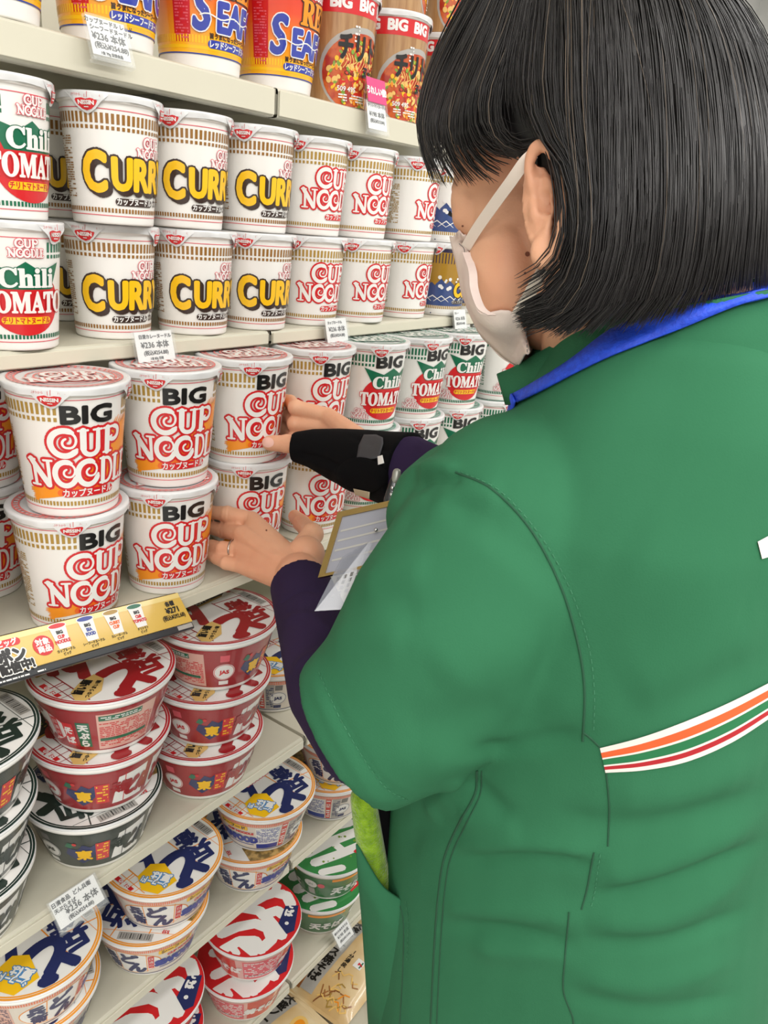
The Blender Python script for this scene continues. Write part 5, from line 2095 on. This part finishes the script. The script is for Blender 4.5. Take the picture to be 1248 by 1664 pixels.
# down over the chest, out of sight behind the sleeve, to the clip
end = [v for v in vs[:4]]
chest = [V(820, 720, .62), V(780, 780, .66), V(740, 830, .66)]
s0 = (end[3] - end[0]) * .5
prev = (end[0] + end[3]) / 2
cen = [prev] + chest
vs2 = []
for c_ in cen:
    vs2 += [c_ - s0, c_ + s0]
lb.add(vs2, [(2 * i, 2 * i + 1, 2 * i + 3, 2 * i + 2) for i in range(len(cen) - 1)], LANY)
so = lb.build('neck_strap')
md = so.modifiers.new('thick', 'SOLIDIFY')
md.thickness = .0014
lpart(so)
BLKP = mat('clip_black', (20, 20, 22), .25, spec=.7)
CHR = mat('clip_chrome', (190, 190, 190), .15, metal=1.0)
GOLDM = mat('badge_gold', (170, 142, 88), .16, metal=1.0)
CARDG = mat('badge_card', (150, 150, 160), .35)
VIN = mat('badge_vinyl', (160, 162, 174), .2, alpha=.45, spec=.7)
cb_ = MB()
cb_.tube([V(645, 768, .612), V(643, 780, .612)], [.0034, .0034], STEEL, 12)
cb_.tube([V(642, 782, .612), V(634, 812, .612), V(627, 858, .612)], [.0042, .0050, .0040], BLKP, 10, flat=(fwd, .5))
for yy in (792, 803, 846, 852):
    cb_.tube([V(634 - (yy - 812) * .18, yy, .6085), V(635 - (yy - 812) * .18, yy + 2, .6085)], [.0014, .0014], CHR, 8)
cb_.tube([V(634, 818, .609), V(632, 834, .609)], [.0022, .0022], GOLDM, 8)
lpart(cb_.build('badge_clip'))
# holder: hollow gold frame with card behind clear window
ux = (V(650, 812, .612) - V(551, 834, .622)).normalized()
uy = (V(519, 940, .612) - V(551, 834, .622))
uy = (uy - ux * uy.dot(ux) * .9).normalized()
un = ux.cross(uy).normalized()
if un.dot(fwd) > 0:
    un = -un
hw_, hh_ = .086, .0545
h0 = V(551, 834, .620)
skew = (V(519, 940, .612) - V(551, 834, .620)) / hh_


def bp(u, v, o=0.0):
    return h0 + ux * u + skew * v + un * o


hb = MB()
fw = .0050


def slab(mb, quad, o0, o1, m_):
    vs = [bp(u, v, o0) for u, v in quad] + [bp(u, v, o1) for u, v in quad]
    mb.add(vs, [(3, 2, 1, 0), (4, 5, 6, 7), (0, 1, 5, 4), (1, 2, 6, 5), (2, 3, 7, 6), (3, 0, 4, 7)], m_, False)


slab(hb, [(0, 0), (hw_, 0), (hw_, fw), (0, fw)], 0, .0036, GOLDM)
slab(hb, [(0, hh_ - fw * .5), (hw_, hh_ - fw * .5), (hw_, hh_), (0, hh_)], 0, .0036, GOLDM)
slab(hb, [(0, fw), (fw, fw), (fw, hh_ - fw * .5), (0, hh_ - fw * .5)], 0, .0036, GOLDM)
slab(hb, [(hw_ - fw, fw), (hw_, fw), (hw_, hh_ - fw * .5), (hw_ - fw, hh_ - fw * .5)], 0, .0036, GOLDM)
slab(hb, [(0, 0), (hw_, 0), (hw_, hh_), (0, hh_)], -.0012, .0002, GOLDM)
lpart(hb.build('card_frame'))
cd_ = MB()
slab(cd_, [(fw * .8, fw * .9), (hw_ - fw * .8, fw * .9), (hw_ - fw * .8, hh_ * .95), (fw * .8, hh_ * .95)], .0012, .0018, CARDG)
for k in range(4):
    slab(cd_, [(fw * 1.4, hh_ * (.3 + .15 * k)), (hw_ - fw, hh_ * (.26 + .15 * k)), (hw_ - fw, hh_ * (.29 + .15 * k)), (fw * 1.4, hh_ * (.33 + .15 * k))], .0019, .0021, LGREY)
lpart(cd_.build('card'))
vn = MB()
q = [V(556, 905, .606), V(600, 880, .606), V(650, 870, .606), V(640, 985, .600), V(560, 990, .598), V(511, 993, .596), V(530, 955, .600)]
vn.add(q + [p + un * -.0010 for p in q], [tuple(range(7)), tuple(range(13, 6, -1))] + [(i, (i + 1) % 7, 7 + (i + 1) % 7, 7 + i) for i in range(7)], VIN, False)
for k in range(5):
    for j in range(4):
        a = V(548 + 11 * k - 3 * j, 938 + 9 * j - 4 * k, .6015)
        vn.add([a, a + ux * .0026, a + ux * .0024 + skew * .0032, a + skew * .0032], [(0, 1, 2, 3)], GREY, False)
lpart(vn.build('vinyl_sleeve'))
kb = MB()
kb.ellipsoid(V(611, 861, .603), [Vector(a) * .0016 for a in ((1, 0, 0), (0, 1, 0), (0, 0, 1))], CHR, 12, 8)
lpart(kb.build('rivet'))

# --- face mask and its loops
mk = MB()
left = densify([(733, 384, .540), (741, 418, .542), (750, 462, .545), (759, 496, .548), (778, 534, .548), (812, 576, .540), (842, 594, .528)], 4)
right = densify([(757, 379, .508), (762, 410, .497), (766, 452, .490), (774, 490, .484), (790, 510, .478), (838, 506, .470), (862, 570, .474)], 4)
far = [V(*p) + Fh * .028 + fwd * .075 - RT * -.03 for p in left]
right = [(x, y, (d if (q := btree.ray_cast(EYE, (V(x, y, 1) - EYE).normalized()))[0] is None or abs((q[0] - EYE).dot(fwd) - d) > .06 else (q[0] - EYE).dot(fwd) - .0022)) for x, y, d in right]
vs, fs = [], []
NU = 13
for (a, b) in zip(left, right):
    p, q = V(*a), V(*b)
    for k in range(NU):
        t = k / (NU - 1)
        c_ = p.lerp(q, t)
        bulge = math.sin(PI * t) * .0050
        vs.append(c_ + (-fwd * .95 - RT * .05) * bulge + Vector((0, 0, .0012)) * math.sin(9 * t + a[1] * .09))
for i in range(len(left) - 1):
    for k in range(NU - 1):
        fs.append((i * NU + k, i * NU + k + 1, (i + 1) * NU + k + 1, (i + 1) * NU + k))
for _ in range(2):
    for i, v in enumerate(vs):                       # lies over the cheek, never inside it
        d_ = (v - EYE).normalized()
        h_ = btree.ray_cast(EYE, d_)
        if h_[0] is not None and h_[3] < (v - EYE).length + .0022:
            vs[i] = EYE + d_ * (h_[3] - .0026)
    g_ = [v.copy() for v in vs]
    for i in range(1, len(left) - 1):
        for k in range(1, NU - 1):
            j = i * NU + k
            vs[j] = g_[j] * .4 + (g_[j - 1] + g_[j + 1] + g_[j - NU] + g_[j + NU]) * .15
mk.add(vs, fs, MASKM)
# far half of the mask, round the nose and the other cheek
vs, fs = [], []
for i, a in enumerate(left):
    p = V(*a)
    t0 = i / (len(left) - 1)
    for k in range(NU):
        t = k / (NU - 1)
        q = mirror(V(*right[i]))
        c_ = p.lerp(q, t)
        vs.append(c_ + Fh * math.sin(PI * min(1, t * 1.2) / 1.2 * 1.0) * .005 * (1 - .5 * t0) + fwd * .012 * math.sin(PI * t))
for i in range(len(left) - 1):
    for k in range(NU - 1):
        fs.append((i * NU + k, (i + 1) * NU + k, (i + 1) * NU + k + 1, i * NU + k + 1))
mk.add(vs, fs, MASKM)
mo = mk.build('face_mask')
md = mo.modifiers.new('thick', 'SOLIDIFY')
md.thickness = .0012
part(mo)
# ear loops (children of the person, flat tapes)
lp = MB()


def tape(mb, pts, w, m_, side):
    vs, fs = [], []
    for x, y, d in densify(pts, 6):
        p = V(x, y, d)
        vs += [p - side * w / 2, p + side * w / 2, p + side * w / 2 + fwd * .0012, p - side * w / 2 + fwd * .0012]
    N = len(vs) // 4
    for i in range(N - 1):
        for k in range(4):
            fs.append((i * 4 + k, i * 4 + (k + 1) % 4, i * 4 + 4 + (k + 1) % 4, i * 4 + 4 + k))
    mb.add(vs, fs, m_, False)


sd1 = (RT * .80 - UP * .60).normalized()
sd2 = (RT * .75 - UP * .45).normalized()
tape(lp, [(757, 402, .492), (775, 372, .474), (803, 332, .452), (830, 295, .434), (852, 264, .4225), (866, 250, .4195)], .0066, STRAPM, sd1)
tape(lp, [(758, 410, .4905), (768, 440, .478), (771, 470, .474), (782, 500, .470), (800, 512, .466)], .0050, MASKM, RT)
tape(lp, [(840, 512, .458), (858, 482, .442), (873, 455, .431), (888, 430, .4285)], .0066, STRAPM, (RT * .86 - UP * .5).normalized())
part(lp.build('mask_loops'), mo)
st_ = MB()
for pts in ([(746, 396, .503), (754, 404, .4985), (755, 416, .497)], [(852, 522, .4648), (855, 545, .466), (857, 575, .472)]):
    PP = [V(*p) for p in densify(pts, 4)]
    for i in range(len(PP) - 1):
        st_.tube([PP[i].lerp(PP[i + 1], .1), PP[i].lerp(PP[i + 1], .6)], [.0003, .0003], GREY, 5)
part(st_.build('mask_stitching'), mo)

# --- wrist brace on the right hand
bm_ = MB()
bm_.tube([V(476, 726, .8795), V(505, 728, .876), V(545, 738, .868), V(590, 750, .850), V(625, 759, .836), V(664, 768, .818)], [.0165, .0215, .0290, .0350, .0385, .0425], BRACE, 28, caps=False)
bm_.ellipsoid(V(590, 768, .850), (RT * .034, UP * .022, fwd * .034), BRACE)
bo = remesh(bm_, .0022, 5, 'wrist_brace')
bt_ = bvh_of(bo)
displace(bo, bt_, [([(480, 738), (520, 745), (560, 762)], .003, -.0022), ([(500, 752), (540, 764), (575, 782)], .004, .0016), ([(560, 705), (600, 722), (640, 735)], .003, -.001)])
bt_ = bvh_of(bo)
part(bo)


def pad(mb, outline, tree, off, thick, m_):
    N = len(outline)
    cx, cy = sum(p[0] for p in outline) / N, sum(p[1] for p in outline) / N
    rows = []
    for k in (1.0, .8, .5, .2):
        L = []
        for x, y in outline:
            q = on_surface([(cx + (x - cx) * k, cy + (y - cy) * k), (cx + (x - cx) * k + .01, cy + (y - cy) * k)], tree, 1)
            L.append((q[0][0] + q[0][1] * off) if q else None)
        good = [p for p in L if p is not None]
        if not good:
            return
        c_ = sum(good, Vector()) / len(good)
        rows.append([p if p is not None else c_ for p in L])
    vs = [p - (EYE - p).normalized() * thick for p in rows[0]] + [p for r in rows for p in r]
    fs = []
    for j in range(4):
        for i in range(N):
            fs.append((j * N + i, j * N + (i + 1) % N, (j + 1) * N + (i + 1) % N, (j + 1) * N + i))
    fs.append(tuple(4 * N + i for i in range(N)))
    mb.add(vs, fs, m_, True)


pp = MB()
pad(pp, oval(589, 772, 40, 28, .12, 26), bt_, .0022, .003, BRACE)
ob = pp.build('hook_and_loop_pad')
part(ob, bo)
pp = MB()
pad(pp, [(592, 708), (612, 708), (623, 713), (624, 722), (618, 745), (600, 748), (581, 744), (584, 725)], bt_, .0016, .002, BRACE2)
part(pp.build('grey_pull_tab'), bo)
pp = MB()
pad(pp, [(616, 743), (624, 741), (625, 754), (617, 756)], bt_, .0026, .001, INKW)
part(pp.build('white_buckle'), bo)
pp = MB()
pad(pp, [(577, 791), (604, 797), (603, 808), (579, 800)], bt_, .003, .001, mat('brace_beige_label', (206, 190, 160), .7))
part(pp.build('beige_label'), bo)

# --- ring on the left hand
rg = MB()
p0, p1 = K3, V(362, 892, .893)
c_ = K3.lerp(p1, .42)
ax = (p1 - K3).normalized()
a1 = ax.orthogonal().normalized()
a2 = ax.cross(a1)
vs, fs = [], []
for i in range(40):
    a = 2 * PI * i / 40
    d = a1 * math.cos(a) + a2 * math.sin(a)
    for rr_, z_ in ((.0104, -.0009), (.0112, -.0007), (.0112, .0007), (.0104, .0009)):
        vs.append(c_ + d * rr_ + ax * z_)
for i in range(40):
    for k in range(4):
        fs.append((i * 4 + k, i * 4 + (k + 1) % 4, ((i + 1) % 40) * 4 + (k + 1) % 4, ((i + 1) % 40) * 4 + k))
rg.add(vs, fs, RINGM)
part(rg.build('finger_ring'))

# --- eyelashes
la = MB()
for k in range(7):
    la.tube([V(731 - k * .4, 343 + k * 1.0, .522), V(736 - k * .3, 349 + k * .6, .521), V(737.5, 341 + k * .5 - 4, .520)], [.0004, .0005, .0002], HAIRM, 5)
part(la.build('eyelashes'), body)

# --- towel tucked in the front pocket, and the dark gap behind it
LIME = mat('towel_lime', (142, 180, 32), .95, spec=.15, sheen=.5)
noise_color(LIME, (112, 150, 22), 160, 3, .35, .65, bump=.9, bump_scale=520)
tw = MB()
tw.tube([V(590, 1296, .628), V(597, 1345, .632), V(607, 1400, .638), V(620, 1450, .645)], [.0105, .0112, .0112, .0105], LIME, 20)
to = remesh(tw, .0018, 3, 'lime_towel')
tag(to, 'bright lime green fuzzy rolled towel sticking out of the jacket pocket', 'towel')
pk = MB()  # black solid added to stand in for the shade inside the pocket opening
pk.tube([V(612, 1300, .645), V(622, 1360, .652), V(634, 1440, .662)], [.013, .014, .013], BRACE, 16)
po = remesh(pk, .0022, 3, 'pocket_gap_shade')
tag(po, 'black filler standing for the shaded pocket gap behind the lime towel', 'pocket shade')
pf = MB()
edge = densify([(578, 1372, .628), (588, 1392, .622), (618, 1440, .612), (650, 1464, .604)], 6)
vs, fs = [], []
for x, y, d in edge:
    for k, (dx, dy, dd) in enumerate(((0, 0, 0), (4, 60, .016), (10, 130, .036), (16, 220, .062), (22, 330, .095))):
        vs.append(V(x + dx * (1 - (x - 578) / 72 * .9), y + dy, d + dd - .004 * (k > 0)))
for i in range(len(edge) - 1):
    for k in range(4):
        fs.append((i * 5 + k, i * 5 + k + 1, i * 5 + k + 6, i * 5 + k + 5))
pf.add(vs, fs, JACK)
fo = pf.build('jacket_pocket')
md = fo.modifiers.new('thick', 'SOLIDIFY')
md.thickness = .0022
part(fo, jk)

# --- hair: bob cut, shell plus strands
G = [
    [(800, -60, .50), (740, 40, .52), (702, 120, .532), (686, 190, .535), (691, 245, .535), (707, 296, .535)],
    [(830, -70, .475), (772, 50, .485), (730, 140, .498), (712, 205, .503), (722, 250, .503), (748, 292, .503)],
    [(850, -75, .455), (800, 60, .455), (764, 150, .466), (756, 215, .470), (778, 258, .464), (808, 280, .455)],
    [(870, -80, .445), (835, 60, .435), (806, 150, .440), (808, 210, .438), (838, 240, .428), (872, 236, .4185)],
    [(900, -85, .44), (882, 60, .420), (876, 150, .414), (892, 205, .408), (922, 246, .403), (938, 300, .402), (944, 360, .404), (936, 420, .408), (904, 468, .416), (850, 500, .428)],
    [(930, -85, .435), (932, 60, .405), (934, 180, .400), (956, 300, .398), (960, 390, .400), (942, 455, .407), (906, 502, .415), (860, 516, .425)],
    [(970, -85, .43), (980, 60, .400), (985, 200, .393), (988, 340, .394), (978, 430, .400), (950, 495, .408), (908, 530, .416)],
    [(1010, -85, .43), (1035, 60, .400), (1045, 200, .392), (1047, 340, .393), (1036, 430, .400), (1015, 490, .408), (985, 524, .414)],
    [(1050, -80, .435), (1098, 60, .406), (1118, 200, .400), (1122, 330, .400), (1114, 420, .406), (1098, 480, .414), (1078, 508, .420)],
    [(1090, -70, .45), (1158, 60, .430), (1188, 200, .424), (1194, 330, .425), (1188, 410, .430), (1180, 472, .438)],
    [(1120, -60, .47), (1200, 60, .46), (1238, 200, .455), (1248, 330, .455), (1246, 456, .464)],
    [(1130, -50, .50), (1222, 60, .51), (1268, 200, .512), (1280, 330, .510), (1270, 440, .508)],
    [(1120, -60, .54), (1200, 60, .565), (1240, 200, .575), (1245, 340, .572), (1228, 450, .565)],
    [(1060, -80, .56), (1110, 60, .60), (1125, 200, .605), (1115, 350, .602), (1095, 470, .592)],
    [(960, -90, .57), (960, 60, .61), (955, 200, .615), (935, 350, .610), (915, 480, .600)],
    [(880, -85, .565), (850, 50, .595), (825, 150, .600), (815, 240, .595), (812, 330, .590)],
    [(820, -70, .54), (765, 40, .565), (726, 130, .575), (712, 200, .575), (716, 262, .572)],
]
NG, NS = len(G), 16
GP = []
for g in G:
    dense = [V(*p) for p in densify(g, 8)]
    # even spacing along the strand
    acc = [0.0]
    for i in range(len(dense) - 1):
        acc.append(acc[-1] + (dense[i + 1] - dense[i]).length)
    row = []
    for k in range(NS):
        s_ = acc[-1] * k / (NS - 1)
        i = max(0, min(len(dense) - 2, int(np.searchsorted(acc, s_)) - 1))
        t = (s_ - acc[i]) / max(1e-9, acc[i + 1] - acc[i])
        row.append(dense[i].lerp(dense[i + 1], t))
    GP.append(row)
GA = np.array([[p[:] for p in r] for r in GP])          # NG x NS x 3
CEN = np.array(HC[:])


def guide(u):
    """closed interpolation over the guides"""
    i = int(math.floor(u)) % NG
    t = u - math.floor(u)
    a, b, c, d = GA[(i - 1) % NG], GA[i], GA[(i + 1) % NG], GA[(i + 2) % NG]
    q = .5 * (2 * b + (c - a) * t + (2 * a - 5 * b + 4 * c - d) * t * t + (3 * b - 3 * c + d - a) * t ** 3)
    return q if i not in (3,) else b + (c - b) * t


hr = MB()
# inner shell
NU_ = NG * 6
rows = [guide(k / 6) for k in range(NU_)]
crown = V(975, -128, .505)
vs, fs = [crown], []
for r_ in rows:
    for p in r_:
        v = Vector(p)
        vs.append(v + (HC - v).normalized() * .0045)
for k in range(NU_):
    k2 = (k + 1) % NU_
    if 19 <= k < 24:       # parting over the ear: leave the shell open where the hair is tucked back
        lim = 11
    else:
        lim = NS - 1 if k > 13 and k < 94 else 12
    fs.append((0, 1 + k * NS, 1 + k2 * NS))
    for j in range(lim):
        fs.append((1 + k * NS + j, 1 + k * NS + j + 1, 1 + k2 * NS + j + 1, 1 + k2 * NS + j))
hr.add(vs, fs, HAIRM)
hrnd = np.random.default_rng(5)


def strand(path, r0, m_):
    P = [Vector(p) for p in path]
    n = len(P)
    vs, fs = [], []
    for i, p in enumerate(P):
        t = (P[min(i + 1, n - 1)] - P[max(i - 1, 0)]).normalized()
        o_ = (p - HC).normalized()
        s_ = t.cross(o_)
        s_ = s_.normalized() if s_.length > 1e-6 else t.orthogonal().normalized()
        o_ = s_.cross(t)
        r_ = r0 * (1.0 if i < n - 4 else (n - 1 - i) / 3 * .85 + .15)
        vs += [p + s_ * r_, p + o_ * r_, p - s_ * r_]
    for i in range(n - 1):
        for k in range(2):
            fs.append((i * 3 + k, i * 3 + k + 1, i * 3 + k + 4, i * 3 + k + 3))
        fs.append((i * 3 + 2, i * 3, i * 3 + 3, i * 3 + 5))
    return vs, fs


def comb(mb, count, u0, u1, spread, rad_range, m_, out=(0, .004), lens=(.93, 1.03)):
    V_, F_ = [], []
    for _ in range(count):
        uc = hrnd.uniform(u0, u1)
        q = guide(uc).copy()
        k0 = 0
        root = q[0]
        cr = np.array(crown[:])
        up = (root - CEN) / np.linalg.norm(root - CEN) * .5 + (cr - CEN) / np.linalg.norm(cr - CEN) * .5
        q = np.vstack([cr + (root - cr) * .12 + up * .002, cr + (root - cr) * .45 + up * .008, cr + (root - cr) * .75 + up * .007, q])
        ln = hrnd.uniform(*lens)
        if 3.05 < uc < 3.82:
            ln *= .66
        q = q[k0:]
        if ln < 1:
            keep = max(8, int((len(q) - 3) * ln) + 3)
            q = q[:keep]
        else:
            q = np.vstack([q, q[-1] + (q[-1] - q[-2]) * (ln - 1) * 6])
        n_ = len(q)
        tt = np.linspace(0, 1, n_)[:, None]
        dirn = q - CEN
        dirn /= np.linalg.norm(dirn, axis=1)[:, None]
        tang = np.gradient(q, axis=0)
        tang /= np.linalg.norm(tang, axis=1)[:, None] + 1e-9
        side = np.cross(tang, dirn)
        a, b, ph = hrnd.normal(0, spread), hrnd.normal(0, spread * .8), hrnd.uniform(0, 6.28)
        q = q + side * (a * (1 - tt) + b * tt + .0016 * np.sin(3.5 * tt + ph)) + dirn * (hrnd.uniform(*out) * (1 - .35 * tt) + .001 * np.sin(4 * tt + ph))
        vs, fs = strand(q, hrnd.uniform(*rad_range), m_)
        o_ = len(V_)
        V_ += vs
        F_ += [tuple(i + o_ for i in f) for f in fs]
    mb.add(V_, F_, m_, True)


comb(hr, 5200, 3.0, 11.6, .0042, (.00022, .0005), HAIRM, (0, .0045), (.93, 1.04))
comb(hr, 620, 0, 3.1, .0036, (.0003, .00055), HAIRM, (0, .003), (.72, 1.05))
comb(hr, 900, 11.6, 17, .004, (.0004, .0008), HAIRM)
comb(hr, 26, 3.9, 11.0, .010, (.00012, .00022), HAIRG, (.004, .007), (.6, 1.05))
comb(hr, 12, 0, 3.1, .004, (.0002, .0003), HAIRG, (.003, .005), (.7, 1.05))
part(hr.build('hair'))
